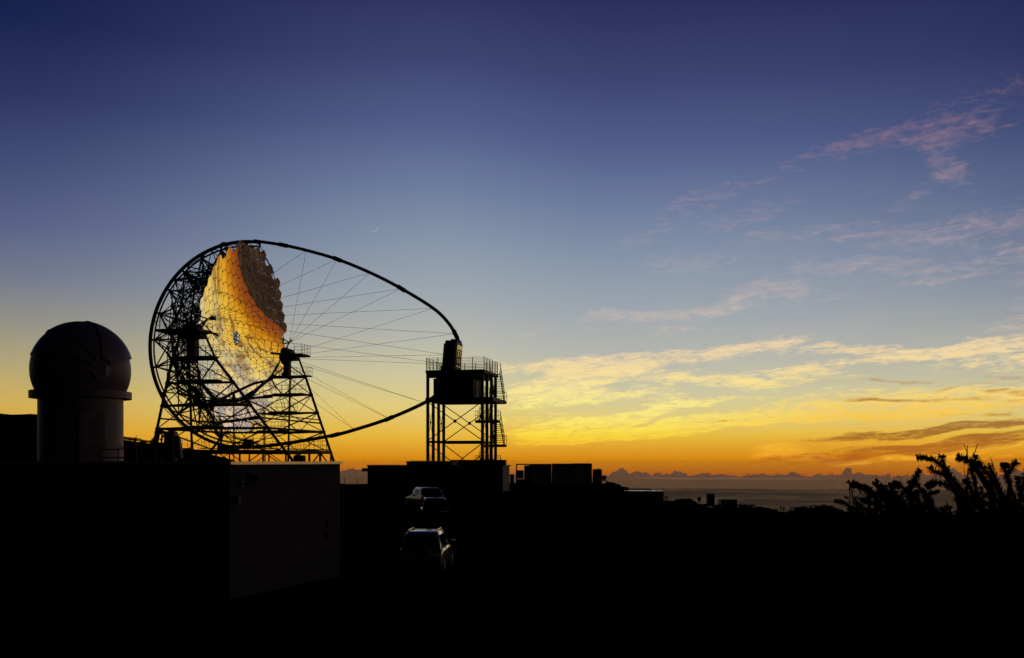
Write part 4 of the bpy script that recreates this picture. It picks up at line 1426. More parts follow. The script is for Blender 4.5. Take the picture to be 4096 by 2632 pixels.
MB().box((xl + 0.5, 121.1, -2.5), (0.9, 2.4, 0.75), None).build('crate', M['plastic'], oc)

# boxes between the cabin and the containers
for px, py, wd, lb in ((2030, 1903, 14, 'small square cabinet beside the stair foot'), (2048, 1900, 16, 'taller dark cabinet beside the open container')):
    p = P(px, 1922, 113)
    o = empty('electrical_cabinet', (p.x, p.y, -2.9), lb, 'cabinet')
    h = (1845 - py) / FPX * 113 + 2.9
    MB().box((p.x, p.y, -2.9 + h / 2), (wd / FPX * 113, 0.5, h), None, None, 0.02).build('body', M['cont_blue'], o)
    MB().box((p.x, p.y, -2.9 + h + 0.02), (wd / FPX * 113 + 0.06, 0.56, 0.04), None).build('lid', M['steel'], o)
    MB().box((p.x, p.y - 0.27, -2.9 + h / 2), (wd / FPX * 113 - 0.1, 0.03, h - 0.12), None).build('door', M['steel'], o)
# generator box and cable reel at the right end of the row
g = P(2389, 1903, 120)
ge = empty('generator', (g.x, g.y, -2.9), 'dark generator box standing at the end of the container row', 'generator')
MB().box((g.x, g.y, -1.9), (0.98, 1.6, 1.95), None, None, 0.06).build('housing', M['cont_blue'], ge)
MB().tube([(g.x + 0.2, g.y + 0.3, -0.95), (g.x + 0.2, g.y + 0.3, -0.78)], 0.06, 8).build('exhaust', M['steel'], ge)
MB().box((g.x, g.y - 0.81, -1.9), (0.8, 0.03, 1.5), None).build('access_panel', M['plastic'], ge)
rp = P(2416, 1911, 121)
rl = empty('cable_reel', (rp.x, rp.y, ground_z(rp.x, rp.y)), 'round cable reel on a small trestle by the generator', 'reel')
for s_ in (-0.12, 0.12):
    MB().tube([rp + Vector((0, s_ - 0.025, 0)), rp + Vector((0, s_ + 0.025, 0))], 0.29, 20).build('flange', M['plastic'], rl)
MB().tube([rp + Vector((0, -0.1, 0)), rp + Vector((0, 0.1, 0))], 0.19, 16).build('drum', M['plastic'], rl)
MB().box(rp + Vector((0, 0, -0.36)), (0.75, 0.6, 0.10), None).build('trestle_top', M['steel'], rl)
for sx in (-0.3, 0.3):
    for sy in (-0.25, 0.25):
        b0 = rp + Vector((sx, sy, -0.4))
        strut('leg', b0, Vector((b0.x, b0.y, ground_z(b0.x, b0.y) - 0.1)), 0.03, M['steel'], rl)

# wire fences
def fence(name, a, b, n, h, label, wires=6):
    a, b = Vector(a), Vector(b)
    root = empty(name, (a.x, a.y, ground_z(a.x, a.y)), label, 'fence')
    tops = []
    for i in range(n + 1):
        q = a.lerp(b, i / n)
        z = ground_z(q.x, q.y)
        strut('post', (q.x, q.y, z - 0.1), (q.x, q.y, z + h), 0.03, M['steel'], root)
        tops.append(Vector((q.x, q.y, z)))
    for k in range(wires):
        hh = h * (k + 0.6) / wires
        for p, q in zip(tops[:-1], tops[1:]):
            strut('wire', p + UPZ * hh, q + UPZ * hh, 0.008, M['cable'], root)
    return root
fence('wire_fence', (P(1330, 0, 108).x, 108.0), (P(1480, 0, 104).x, 104.0), 3, 1.15, 'thin wire fence between the pale building and the long cabin')
fence('wire_fence', (P(2160, 0, 104).x, 104.0), (P(2360, 0, 110).x, 110.0), 5, 1.1, 'wire fence in front of the row of pale containers', 5)

# ------------------------------------------------------------------ farther structures on the slope to the right
def zb(px, D, pad=0.25):
    x = P(px, 0, D).x
    return ground_z(x, D) - pad
bx0, bx1 = P(2502, 0, 172).x, P(2655, 0, 172).x
sb_ = empty('slope_cabin', (bx0, 172.0, zb(2580, 172)), 'flat roofed cabin with a roof canopy low on the slope', 'building')
ztop = (1845 - 1966) / FPX * 172
MB().box(((bx0 + bx1) / 2, 174.5, (ztop + zb(2580, 172, 2)) / 2), (bx1 - bx0, 5.0, ztop - zb(2580, 172, 2)), None).build('wall', M['prefab'], sb_)
MB().box(((bx0 + bx1) / 2, 174.5, ztop + 0.03), (bx1 - bx0 + 0.1, 5.1, 0.07), None).build('roof_edge', M['coping'], sb_)
can = MB().box((P(2553, 0, 172).x, 173.5, ztop + 0.38), (4.2, 3.6, 0.14), None).build('canopy', M['steel'], sb_)
for px in (2515, 2552, 2592):
    strut('canopy_post', (P(px, 0, 172).x, 172.2, ztop), (P(px, 0, 172).x, 172.2, ztop + 0.4), 0.05, M['steel'], can)
for px in (2606, 2632):
    strut('roof_vent', (P(px, 0, 172).x, 173.2, ztop), (P(px, 0, 172).x, 173.2, ztop + 0.22), 0.10, M['steel'], sb_)
MB().box((P(2566, 0, 172).x, 171.97, ztop - 0.5), (0.9, 0.04, 0.5), None).build('window', M['glass'], sb_)
gp = empty('slatted_gate', (P(2665, 0, 176).x, 176.0, zb(2665, 176)), 'short slatted gate at the corner of the slope cabin', 'gate')
for i in range(5):
    x = P(2658 + i * 3.6, 0, 176).x
    strut('slat', (x, 176, zb(2665, 176)), (x, 176, (1845 - 1984) / FPX * 176), 0.045, M['steel'], gp)
for zz in (1987, 1996):
    strut('rail', (P(2656, 0, 176).x, 176.05, (1845 - zz) / FPX * 176), (P(2674, 0, 176).x, 176.05, (1845 - zz) / FPX * 176), 0.03, M['steel'], gp)
pl = P(2681, 1990, 182)
po = empty('marker_post', (pl.x, pl.y, zb(2681, 182)), 'thin marker post on the slope beyond the slatted gate', 'post')
strut('shaft', (pl.x, pl.y, zb(2681, 182)), pl, 0.04, M['steel'], po)
strut('cap', pl, pl + UPZ * 0.05, 0.06, M['plastic'], po)
# round dish antenna on a stand
an = P(2797, 1996, 205)
ant = empty('dish_antenna', (an.x, an.y, zb(2797, 205)), 'round dish antenna on a stand on the slope', 'antenna')
vs, fs = [], []
for i in range(25):
    for j in range(6):
        a = 2 * math.pi * i / 24
        r = 0.42 * j / 5
        vs.append(an + Vector((r * math.cos(a), 0.10 * (j / 5) ** 2 - 0.1, r * math.sin(a))))
for i in range(24):
    for j in range(5):
        fs.append((i * 6 + j, i * 6 + j + 1, (i + 1) * 6 + j + 1, (i + 1) * 6 + j))
o = mesh_obj('reflector', vs, fs, M['plaster'], ant, True)
o.modifiers.new('thickness', 'SOLIDIFY').thickness = 0.03
strut('mast', (an.x, an.y + 0.05, zb(2797, 205)), an + Vector((0, 0.05, -0.1)), 0.07, M['steel'], ant)
MB().box(an + Vector((0, 0.1, -0.55)), (0.75, 0.5, 0.10), None).build('bracket', M['steel'], ant)
for s_ in (-0.3, 0.3):
    strut('stand_leg', an + Vector((s_ * 0.6, 0.1, -0.5)), (an.x + s_, an.y + 0.2, zb(2797, 205)), 0.035, M['steel'], ant)
# tall box and low box
def hut(name, px0, px1, pyt, D, mt, label, cat, feet):
    x0, x1 = P(px0, 0, D).x, P(px1, 0, D).x
    zt = (1845 - pyt) / FPX * D
    zb_ = zb((px0 + px1) / 2, D, 0)
    root = empty(name, ((x0 + x1) / 2, D, zb_), label, cat)
    z0 = zb_ + (0.14 if feet else -0.2)
    MB().box(((x0 + x1) / 2, D + (x1 - x0) / 2, (z0 + zt) / 2), (x1 - x0, x1 - x0, zt - z0), None, None, 0.03).build('body', mt, root)
    MB().box(((x0 + x1) / 2, D + (x1 - x0) / 2, zt + 0.02), (x1 - x0 + 0.08, x1 - x0 + 0.08, 0.06), None).build('lid', M['steel'], root)
    MB().box(((x0 + x1) / 2, D - 0.015, (z0 + zt) / 2), ((x1 - x0) * 0.72, 0.03, (zt - z0) * 0.82), None).build('door', mt, root)
    if feet:
        for sx in (x0 + 0.15, x1 - 0.15):
            for yy in (D + 0.15, D + (x1 - x0) - 0.15):
                strut('foot', (sx, yy, zb_ - 0.2), (sx, yy, z0 + 0.02), 0.07, M['steel'], root)
        for sx in (x0 + 0.12, x1 - 0.12):
            strut('lifting_eye', (sx, D + 0.3, zt), (sx, D + 0.3, zt + 0.16), 0.03, M['steel'], root)
    return root
hut('tall_cabinet', 2831, 2859, 1976, 214, M['plaster'], 'tall narrow pale cabinet on feet standing on the slope', 'cabinet', True)
hut('low_hut', 2884, 2949, 1999, 222, M['cont_blue'], 'wide low dark hut with flat roof on the slope', 'hut', False)

# ------------------------------------------------------------------ parked cars
def loft(sections, mt, name, parent, smooth=True):
    """closed skin over rings with the same number of points"""
    n = len(sections[0])
    vs = [p for s_ in sections for p in s_]
    fs = [tuple(range(n - 1, -1, -1)), tuple((len(sections) - 1) * n + i for i in range(n))]
    for i in range(len(sections) - 1):
        for j in range(n):
            k = (j + 1) % n
            fs.append((i * n + j, i * n + k, (i + 1) * n + k, (i + 1) * n + j))
    return mesh_obj(name, vs, fs, mt, parent, smooth)


def parked_car(loc, yaw, paint, label, L=4.4, Wd=1.8, H=1.7, suv=True, spare=True, rails=True):
    """car seen from behind; local x = right, y = forward, z = up"""
    root = empty('parked_car', loc, label, 'car', 'cars parked in the yard')
    rot = Matrix.Rotation(yaw, 3, 'Z')
    loc = Vector(loc)
    def G(x, y, z): return loc + rot @ Vector((x, y, z))
    hw, hl = Wd / 2, L / 2
    belt = 0.58 * H
    # lower body: rounded sections along the length
    def ring(y, wv, z0, z1, r=0.12):
        out = []
        for (cx, cz, a0) in ((wv - r, z0 + r, -90), (wv - r, z1 - r, 0), (-wv + r, z1 - r, 90), (-wv + r, z0 + r, 180)):
            for k in range(4):
                a = R(a0 + 30 * k)
                out.append(G(cx + r * math.cos(a), y, cz + r * math.sin(a)))
        return out
    stations = [(-hl, hw * 0.86, 0.42, belt - 0.10), (-hl + 0.12, hw * 0.96, 0.32, belt), (-hl + 0.6, hw, 0.27, belt + 0.02), (0, hw, 0.25, belt + 0.01),
                (hl - 1.25, hw, 0.26, belt - 0.01), (hl - 0.5, hw * 0.96, 0.27, belt - 0.12), (hl - 0.1, hw * 0.86, 0.32, belt - 0.24), (hl, hw * 0.74, 0.42, belt - 0.32)]
    body = loft([ring(*s_) for s_ in stations], paint, 'body', root)
    # greenhouse
    rz = H
    yb, yf = -hl + 0.16, hl - 1.35
    cab = []
    for (y, wv, z) in ((yb, hw * 0.90, belt - 0.02), (yb + 0.10, hw * 0.86, belt + (rz - belt) * 0.55), (yb + 0.28, hw * 0.78, rz - 0.07), (yb + 0.5, hw * 0.74, rz), (0.0, hw * 0.75, rz + 0.015), (yf - 0.75, hw * 0.74, rz - 0.02), (yf - 0.55, hw * 0.73, rz - 0.07), (yf, hw * 0.86, belt + 0.02)):
        wb = hw * 0.93
        zt = z
        cab.append([G(-wb, y, belt - 0.06), G(wb, y, belt - 0.06), G(wb * 0.985, y, belt + 0.02 if zt > belt + 0.1 else zt - 0.01), G(wv, y, max(zt - 0.06, belt - 0.01)), G(wv * 0.86, y, zt), G(-wv * 0.86, y, zt), G(-wv, y, max(zt - 0.06, belt - 0.01)), G(-wb * 0.985, y, belt + 0.02 if zt > belt + 0.1 else zt - 0.01)])
    roof = loft(cab, paint, 'cabin', root)
    # rear window, side windows
    def quad(name, pts, mt, par, off):
        p = [Vector(q) for q in pts]
        nrm = (p[1] - p[0]).cross(p[2] - p[0]).normalized()
        return mesh_obj(name, [q + nrm * off for q in p] + [q - nrm * 0.02 for q in p], [(0, 1, 2, 3), (7, 6, 5, 4), (0, 4, 5, 1), (1, 5, 6, 2), (2, 6, 7, 3), (3, 7, 4, 0)], mt, par)
    z0, z1 = belt + 0.06, rz - 0.16
    yq = lambda z: yb + 0.10 * min(1, (z - belt) / ((rz - belt) * 0.55)) + max(0, (z - belt - (rz - belt) * 0.55)) * 0.45
    quad('rear_window', [G(-hw * .80, yq(z0) - .01, z0), G(hw * .80, yq(z0) - .01, z0), G(hw * .67, yq(z1) - .01, z1), G(-hw * .67, yq(z1) - .01, z1)], M['glass'], roof, 0.012)
    for s_ in (-1, 1):
        for (ya, yc) in ((yb + 0.45, yb + 1.25), (yb + 1.32, yb + 2.1)):
            pts = [G(s_ * hw * .925, ya, z0 + .02), G(s_ * hw * .925, yc, z0 + .02), G(s_ * hw * .795, yc - .05, z1 + .02), G(s_ * hw * .795, ya + .1, z1 + .02)]
            quad('side_window', pts if s_ > 0 else pts[::-1], M['glass'], roof, 0.015)
        # lamp clusters, mirrors, roof rails
        MB().box(G(s_ * hw * 0.86, -hl + 0.10, belt - 0.14), (0.16, 0.12, 0.34), rot @ Vector((1, 0, 0)), None, 0.02).build('tail_lamp', M['lamp_red'], body)
        mr_ = MB().box(G(s_ * (hw + 0.12), yf - 0.25, belt + 0.13), (0.22, 0.10, 0.17), rot @ Vector((1, 0, 0)), None, 0.03).build('wing_mirror', paint, body)
        if rails:
            MB().tube([G(s_ * hw * .66, yb + 0.5, rz - 0.01), G(s_ * hw * .66, yb + 0.58, rz + 0.06), G(s_ * hw * .66, yf - 0.95, rz + 0.06), G(s_ * hw * .66, yf - 0.85, rz - 0.02)], 0.022, 6).build('roof_rail', M['silver'], roof)
        for y in (-hl + 0.78, hl - 0.82):
            c = G(s_ * (hw - 0.11), y, 0.34)
            ax = rot @ Vector((1, 0, 0))
            ty = MB().tube([c - ax * 0.11, c + ax * 0.11], 0.34, 18).build('wheel', M['rubber'], root, True)
            MB().tube([c + ax * 0.10 * s_, c + ax * 0.125 * s_], 0.21, 14).build('rim', M['galv'], ty)
    MB().box(G(0, -hl - 0.01, 0.52), (Wd * 0.94, 0.16, 0.22), rot @ Vector((1, 0, 0)), None, 0.05).build('rear_bumper', paint if not suv else M['plastic'], body)
    MB().box(G(0, -hl + 0.02, 0.78), (0.52, 0.02, 0.12), rot @ Vector((1, 0, 0))).build('number_plate', M['plaster'], body)
    if spare:
        ay = rot @ Vector((0, 1, 0))
        c = G(0.05, -hl - 0.06, belt - 0.06)
        sp = MB().tube([c - ay * 0.10, c + ay * 0.09], 0.34, 22).build('spare_wheel_cover', paint, body, False)
        MB().tube([c - ay * 0.115, c - ay * 0.098], 0.26, 20).build('cover_ring', M['plastic'], sp)
    MB().tube([G(-0.02, yb + 0.42, rz - 0.01), G(-0.02, yb + 0.30, rz + 0.16)], 0.008, 5).build('aerial', M['plastic'], roof)
    return root


def gz(px, D):
    x = P(px, 0, D).x
    return Vector((x, D, ground_z(x, D) + 0.05))
q = gz(1692, 41.6); q.z = -4.64 + 0.05
parked_car(q + Vector((0, 2.2, 0)), R(-3), M['silver'], 'silver off-road car with roof rails and a spare wheel on its tailgate')
q = gz(1724, 65.0)
parked_car(q + Vector((0, 2, 0)), R(9), M['grey_paint'], 'dark grey hatchback parked beyond the silver off-road car', 4.1, 1.74, 1.50, False, False, False)
q = gz(1668, 75.0)
parked_car(q + Vector((0.3, 2, 0)), R(26), M['black_paint'], 'black car standing at an angle behind the grey hatchback', 4.3, 1.76, 1.56, False, False, False)

# ------------------------------------------------------------------ two people at the rim
def person(loc, yaw, pose, label, shirt, shorts):
    """standing figure, 1.74 m, one skin surface grown on a skeleton; clothes are thin shells of the same skeleton"""
    loc = Vector(loc)
    rot = Matrix.Rotation(yaw, 3, 'Z')
    def figure(name, joints, edges, radii, root_i, mt, parent):
        me = bpy.data.meshes.new(name)
        me.from_pydata([tuple(loc + rot @ Vector(j)) for j in joints], edges, [])
        o = bpy.data.objects.new(name, me)
        COL.objects.link(o)
        me.materials.append(mt)
        sk = o.modifiers.new('skin', 'SKIN')
        sk.use_smooth_shade = True
        for i, r in enumerate(radii):
            me.skin_vertices[0].data[i].radius = r if isinstance(r, tuple) else (r, r)
            me.skin_vertices[0].data[i].use_root = (i == root_i)
        o.modifiers.new('sub', 'SUBSURF').levels = 1
        o.modifiers['sub'].render_levels = 2
        return adopt(o, parent)
    J = [(0, 0, .95), (0, 0, 1.12), (0, 0.01, 1.32), (0, .01, 1.43), (0, -.01, 1.50), (0, -.02, 1.60), (0, -.01, 1.71)]
    Rr = [(.135, .11), (.13, .105), (.16, .11), (.10, .08), .055, (.075, .095), (.05, .06)]
    E = [(0, 1), (1, 2), (2, 3), (3, 4), (4, 5), (5, 6)]
    for s_ in (-1, 1):
        k = len(J)
        J += [(s_ * .09, 0, .88), (s_ * .105, -.01, .50), (s_ * .11, .02, .09), (s_ * .12, -.10, .03)]
        Rr += [.085, .058, .04, (.04, .03)]
        E += [(0, k), (k, k + 1), (k + 1, k + 2), (k + 2, k + 3)]
        k = len(J)
        if pose == 'folded':
            el_, wr, hd = (s_ * .25, .0, 1.14), (s_ * .06, -.17, 1.18), (-s_ * .06, -.19, 1.20)
        else:
            el_, wr, hd = (s_ * .31, .05, 1.16), (s_ * .17, -.08, 1.00), (s_ * .13, -.10, .96)
        J += [(s_ * .185, .01, 1.40), el_, wr, hd]
        Rr += [.058, .043, .032, (.03, .038)]
        E += [(3, k), (k, k + 1), (k + 1, k + 2), (k + 2, k + 3)]
    root = empty('person', loc, label, 'person', 'people at the rim')
    figure('body', J, E, Rr, 0, M['skin'], root)
    # shirt, shorts, hair, shoes
    figure('shirt', [(0, 0, .93), (0, 0, 1.12), (0, .01, 1.32), (0, .01, 1.45), (-.18, .01, 1.405), (.18, .01, 1.405), (-.24, .02, 1.27), (.24, .02, 1.27)],
           [(0, 1), (1, 2), (2, 3), (3, 4), (3, 5), (4, 6), (5, 7)], [(.15, .125), (.145, .12), (.175, .125), (.10, .085), .07, .07, .06, .06], 0, shirt, root)
    figure('shorts', [(0, 0, .97), (0, 0, .89), (-.095, 0, .80), (.095, 0, .80), (-.105, -.01, .54), (.105, -.01, .54)],
           [(0, 1), (1, 2), (1, 3), (2, 4), (3, 5)], [(.145, .12), (.14, .12), .10, .10, .085, .085], 0, shorts, root)
    figure('hair', [(0, .01, 1.60), (0, .0, 1.68), (0, -.02, 1.73)], [(0, 1), (1, 2)], [(.08, .09), (.082, .10), (.05, .06)], 0, M['plastic'], root)
    return root


for px, D, yaw, pose, lb, c1_, c2_ in ((3123, 257, R(170), 'folded', 'person in shorts with folded arms, standing beside a companion', M['cloth_a'], M['cloth_a']),
                                        (3135, 257.4, R(200), 'hips', 'person in shorts with hands on hips, standing beside a companion', M['cloth_b'], M['cloth_a'])):
    x = P(px, 0, D).x
    person((x, D, ground_z(x, D) + 0.02), yaw, pose, lb, c1_, c2_)

# ------------------------------------------------------------------ shrubs
def leafy_stem(stem_mb, leaf_mb, pts, r0, r1, rng, leaf=0.022, dens=260, spread=1.0):
    """thick stem wrapped in short stiff leaves"""
    pts = [Vector(p) for p in pts]
    fine = []
    for i in range(len(pts) - 1):
        p0, p1, p2, p3 = pts[max(0, i - 1)], pts[i], pts[i + 1], pts[min(len(pts) - 1, i + 2)]
        for j in range(5):
            t = j / 5
            fine.append(0.5 * ((2 * p1) + (-p0 + p2) * t + (2 * p0 - 5 * p1 + 4 * p2 - p3) * t * t + (-p0 + 3 * p1 - 3 * p2 + p3) * t ** 3))
    fine.append(pts[-1])
    stem_mb.tube(fine, r0, 5, True, r1)
    total = sum((b - a).length for a, b in zip(fine[:-1], fine[1:]))
    n = int(total * dens)
    for k in range(n):
        t = (k + rng.random()) / n
        f = t * (len(fine) - 1)
        i = min(int(f), len(fine) - 2)
        p = fine[i].lerp(fine[i + 1], f - i)
        d = (fine[i + 1] - fine[i]).normalized()
        rad = d.orthogonal().normalized()
        rad.rotate(Matrix.Rotation(rng.random() * 2 * math.pi, 3, d))
        ln = leaf * (0.7 + 0.6 * rng.random()) * spread
        ax = (rad * 1.0 + d * rng.uniform(0.1, 0.8)).normalized()
        sd = ax.cross(d).normalized() * ln * 0.24
        b0 = p + rad * (r0 + (r1 - r0) * t) * 0.5
        tipq = b0 + ax * ln
        mid = b0 + ax * ln * 0.55 + d * ln * 0.08
        leaf_mb.add([b0, mid + sd, tipq, mid - sd], [(0, 1, 2, 3)])


def branch3(rng, pix, D):
    """branch given as photo bearings at the shrub's own distance, with real depth wander"""
    dd_ = D
    out = []
    slope = rng.uniform(-0.25, 0.25)
    for i, (px, py) in enumerate(pix):
        dd_ += slope * 0.12 + rng.uniform(-0.03, 0.03)
        out.append(P(px, py, dd_))
    return out


KEY = [  # (branches, distance, label)
    ([[(3990, 2110), (3850, 1960), (3790, 1895), (3745, 1845), (3705, 1832), (3672, 1830)], [(3800, 1905), (3782, 1870), (3772, 1845), (3768, 1828)], [(3780, 1900), (3735, 1885), (3722, 1870)],
      [(3900, 2090), (3850, 1990), (3800, 1945), (3740, 1930), (3715, 1945)], [(3850, 1990), (3870, 1940), (3865, 1920)], [(3960, 2100), (3900, 2010), (3880, 1950), (3862, 1925)]], 9.6,
     'tall dark shrub with leafy arching stems and a forked top'),
    ([[(4060, 2120), (3980, 1990), (3930, 1905), (3890, 1855), (3860, 1837), (3833, 1830)], [(3893, 1858), (3900, 1840), (3904, 1826)], [(3905, 1990), (3900, 1930), (3885, 1885), (3893, 1858)],
      [(4080, 2080), (3990, 1950), (3945, 1890), (3915, 1855)], [(4000, 1960), (3975, 1900), (3955, 1865)], [(4060, 2000), (4030, 1910), (4050, 1870), (4066, 1850)], [(4040, 1940), (4020, 1880), (4018, 1865)],
      [(4080, 2000), (4095, 1930), (4110, 1890)], [(4120, 2060), (4080, 1960), (4070, 1910)]], 9.0,
     'dark leafy shrub reaching out of the frame beside the tall one'),
    ([[(3560, 2120), (3510, 2010), (3478, 1965), (3440, 1945), (3410, 1940)], [(3540, 1985), (3520, 1950), (3502, 1930)], [(3660, 2110), (3640, 1990), (3660, 1920), (3678, 1882)], [(3600, 2000), (3570, 1960), (3568, 1935)],
      [(3700, 2060), (3650, 1980), (3600, 1945), (3590, 1940)], [(3600, 2090), (3540, 2030), (3480, 2010), (3450, 2000)], [(3580, 2110), (3500, 2050), (3440, 2035), (3400, 2030)], [(3720, 2080), (3700, 1990), (3660, 1930), (3640, 1935)],
      [(3680, 2080), (3620, 2020), (3590, 1990)], [(3760, 2090), (3720, 2000), (3690, 1960)], [(3620, 2040), (3530, 1985), (3490, 1975)], [(3560, 2060), (3545, 1990), (3535, 1945)]], 10.4,
     'low spreading shrub with short upright leafy tips'),
]
for si, (brs, D, lb) in enumerate(KEY):
    rng = random.Random(20 + si)
    bx_ = sum(b[0][0] for b in brs) / len(brs)
    bp = P(bx_, 1845, D)
    gzv = ground_z(bp.x, bp.y)
    root = empty('shrub', (bp.x, bp.y, gzv), lb, 'shrub', 'leafy shrubs on the bank')
    sm_, lm2 = MB(), MB()
    for br in brs:
        pts = branch3(rng, br, D + rng.uniform(-0.35, 0.35))
        leafy_stem(sm_, lm2, pts, 0.016, 0.012, rng, 0.040, 640)
        # limb down to the root stock
        sm_.tube([pts[0], (pts[0] + Vector((bp.x, bp.y, gzv))) / 2 + Vector((0, 0, 0.15)), Vector((bp.x, bp.y, gzv - 0.1))], 0.02, 5, True, 0.035)
    # many shorter side stems inside the crown
    for k in range(50):
        br = rng.choice(brs)
        j = rng.randrange(len(br) - 1)
        t = rng.random()
        px = br[j][0] + (br[j + 1][0] - br[j][0]) * t
        py = br[j][1] + (br[j + 1][1] - br[j][1]) * t
        lowness = smooth01(1930, 2060, py)
        if lowness < 0.35:
            continue
        d0 = D + rng.uniform(-0.6, 0.6)
        ang = rng.uniform(20, 160)
        ln = rng.uniform(40, 100)
        e = (px + math.cos(R(ang)) * ln, py - math.sin(R(ang)) * ln * (0.3 + 0.7 * lowness))
        m_ = ((px + e[0]) / 2 + rng.uniform(-15, 15), (py + e[1]) / 2 + rng.uniform(-5, 20))
        leafy_stem(sm_, lm2, branch3(rng, [(px, py + 40), m_, e], d0), 0.012, 0.008, rng, 0.034, 520)
    for k in range(120):          # lower mass of the shrub
        px = max(3440, bx_ + rng.gauss(0, 150))
        py = rng.uniform(2090, 2180)
        d0 = D + rng.uniform(-0.7, 0.7)
        a = R(rng.uniform(15, 165))
        ln = rng.uniform(60, 120)
        leafy_stem(sm_, lm2, branch3(rng, [(px, py + 60), (px + math.cos(a) * ln * .5, py), (px + math.cos(a) * ln, py - math.sin(a) * ln * .8)], d0), 0.015, 0.009, rng, 0.045, 240)
    tag(sm_.build('stems', M['bark'], root), kind='stuff')
    tag(lm2.build('leaves', M['leaf'], root), kind='stuff')
    # a few bare dry shoots
    for k in range(5):
        br = rng.choice(brs)
        px, py = br[-2 if rng.random() < .7 else len(br) // 2]
        tw = MB()
        tw.tube(branch3(rng, [(px, py + 15), (px + rng.uniform(-10, 12), py - 25), (px + rng.uniform(-16, 18), py - rng.uniform(45, 75))], D), 0.0055, 4, True, 0.003)
        tw.build('dry_shoot', M['dry'], root)
# dry flowering stalks at the left of the bank
D = 10.8
b0 = P(3425, 2110, D)
root = empty('dry_stalks', (b0.x, b0.y, ground_z(b0.x, b0.y)), 'dry reddish stalks with small seed heads left of the shrubs', 'plant')
rng = random.Random(77)
for br in ([(3430, 2120), (3415, 2000), (3405, 1950), (3398, 1920)], [(3425, 2100), (3410, 2020), (3408, 1975), (3404, 1955)], [(3440, 2100), (3400, 2030), (3390, 1995), (3386, 1985)],
           [(3420, 2090), (3395, 2035), (3374, 2022)], [(3480, 2010), (3430, 1955), (3400, 1928)], [(3470, 1990), (3440, 1945), (3414, 1918)], [(3460, 2060), (3445, 2010), (3432, 1980)], [(3398, 1930), (3390, 1928), (3379, 1931)]):
    pts = branch3(rng, br, D)
    st_ = MB().tube(pts, 0.006, 4, True, 0.003)
    st_.build('stalk', M['dry'], root)
    for k in range(5):
        t = rng.uniform(0.35, 1.0) * (len(pts) - 1)
        i = min(int(t), len(pts) - 2)
        p = pts[i].lerp(pts[i + 1], t - i)
        ball('seed_head', p + Vector((rng.uniform(-.015, .015), rng.uniform(-.015, .015), 0)), 0.007 + 0.006 * rng.random(), M['dry'], root)
    z_ = ground_z(pts[0].x, pts[0].y)
    strut('stalk', pts[0], (pts[0].x + 0.02, pts[0].y, z_ - 0.05), 0.006, M['dry'], root)


def round_bush(px, D, wd, h, label, seed, group='round bushes along the rim'):
    """low cushion bush: short stems and a crown of small leaf blades"""
    rng = random.Random(seed)
    x = P(px, 0, D).x
    z = ground_z(x, D) - 0.1
    root = empty('bush', (x, D, z), label, 'bush', group)
    sm_, lf = MB(), MB()
    for k in range(14):
        a = rng.random() * 2 * math.pi
        r = wd * 0.42 * math.sqrt(rng.random())
        sm_.tube([(x, D, z - .1), (x + r * .6 * math.cos(a), D + r * .6 * math.sin(a), z + h * .45), (x + r * math.cos(a), D + r * math.sin(a), z + h * (0.9 - 0.35 * (r / wd * 2) ** 2))], 0.03, 4, True, 0.012)
    n = int(2200 * min(3, max(0.5, wd * h / 2.0)))
    lumps = [(rng.uniform(-.36, .36) * wd, rng.uniform(-.3, .3) * wd, rng.uniform(.05, .66) * h, rng.uniform(.24, .38)) for _ in range(14)]
    for k in range(n):
        lx, ly, lz, lr = rng.choice(lumps)
        v = Vector((rng.gauss(0, 1), rng.gauss(0, 1), rng.gauss(0, 1))).normalized()
        rr = rng.uniform(0.5, 1.08)
        p = Vector((x + lx + v.x * lr * wd * 0.7 * rr, D + ly + v.y * lr * wd * 0.7 * rr, max(z, z + lz + v.z * lr * h * rr)))
        d = (v + Vector((0, 0, 0.6)) + Vector((rng.gauss(0, .4), rng.gauss(0, .4), rng.gauss(0, .4)))).normalized()
        s_ = rng.uniform(0.07, 0.16)
        sd = d.cross(Vector((rng.gauss(0, 1), rng.gauss(0, 1), rng.gauss(0, 1)))).normalized() * s_ * 0.32
        lf.add([p, p + d * s_ * .5 + sd, p + d * s_, p + d * s_ * .5 - sd], [(0, 1, 2, 3)])
    tag(sm_.build('stems', M['bark'], root), kind='stuff')
    tag(lf.build('leaves', M['leaf'], root), kind='stuff')
    return root


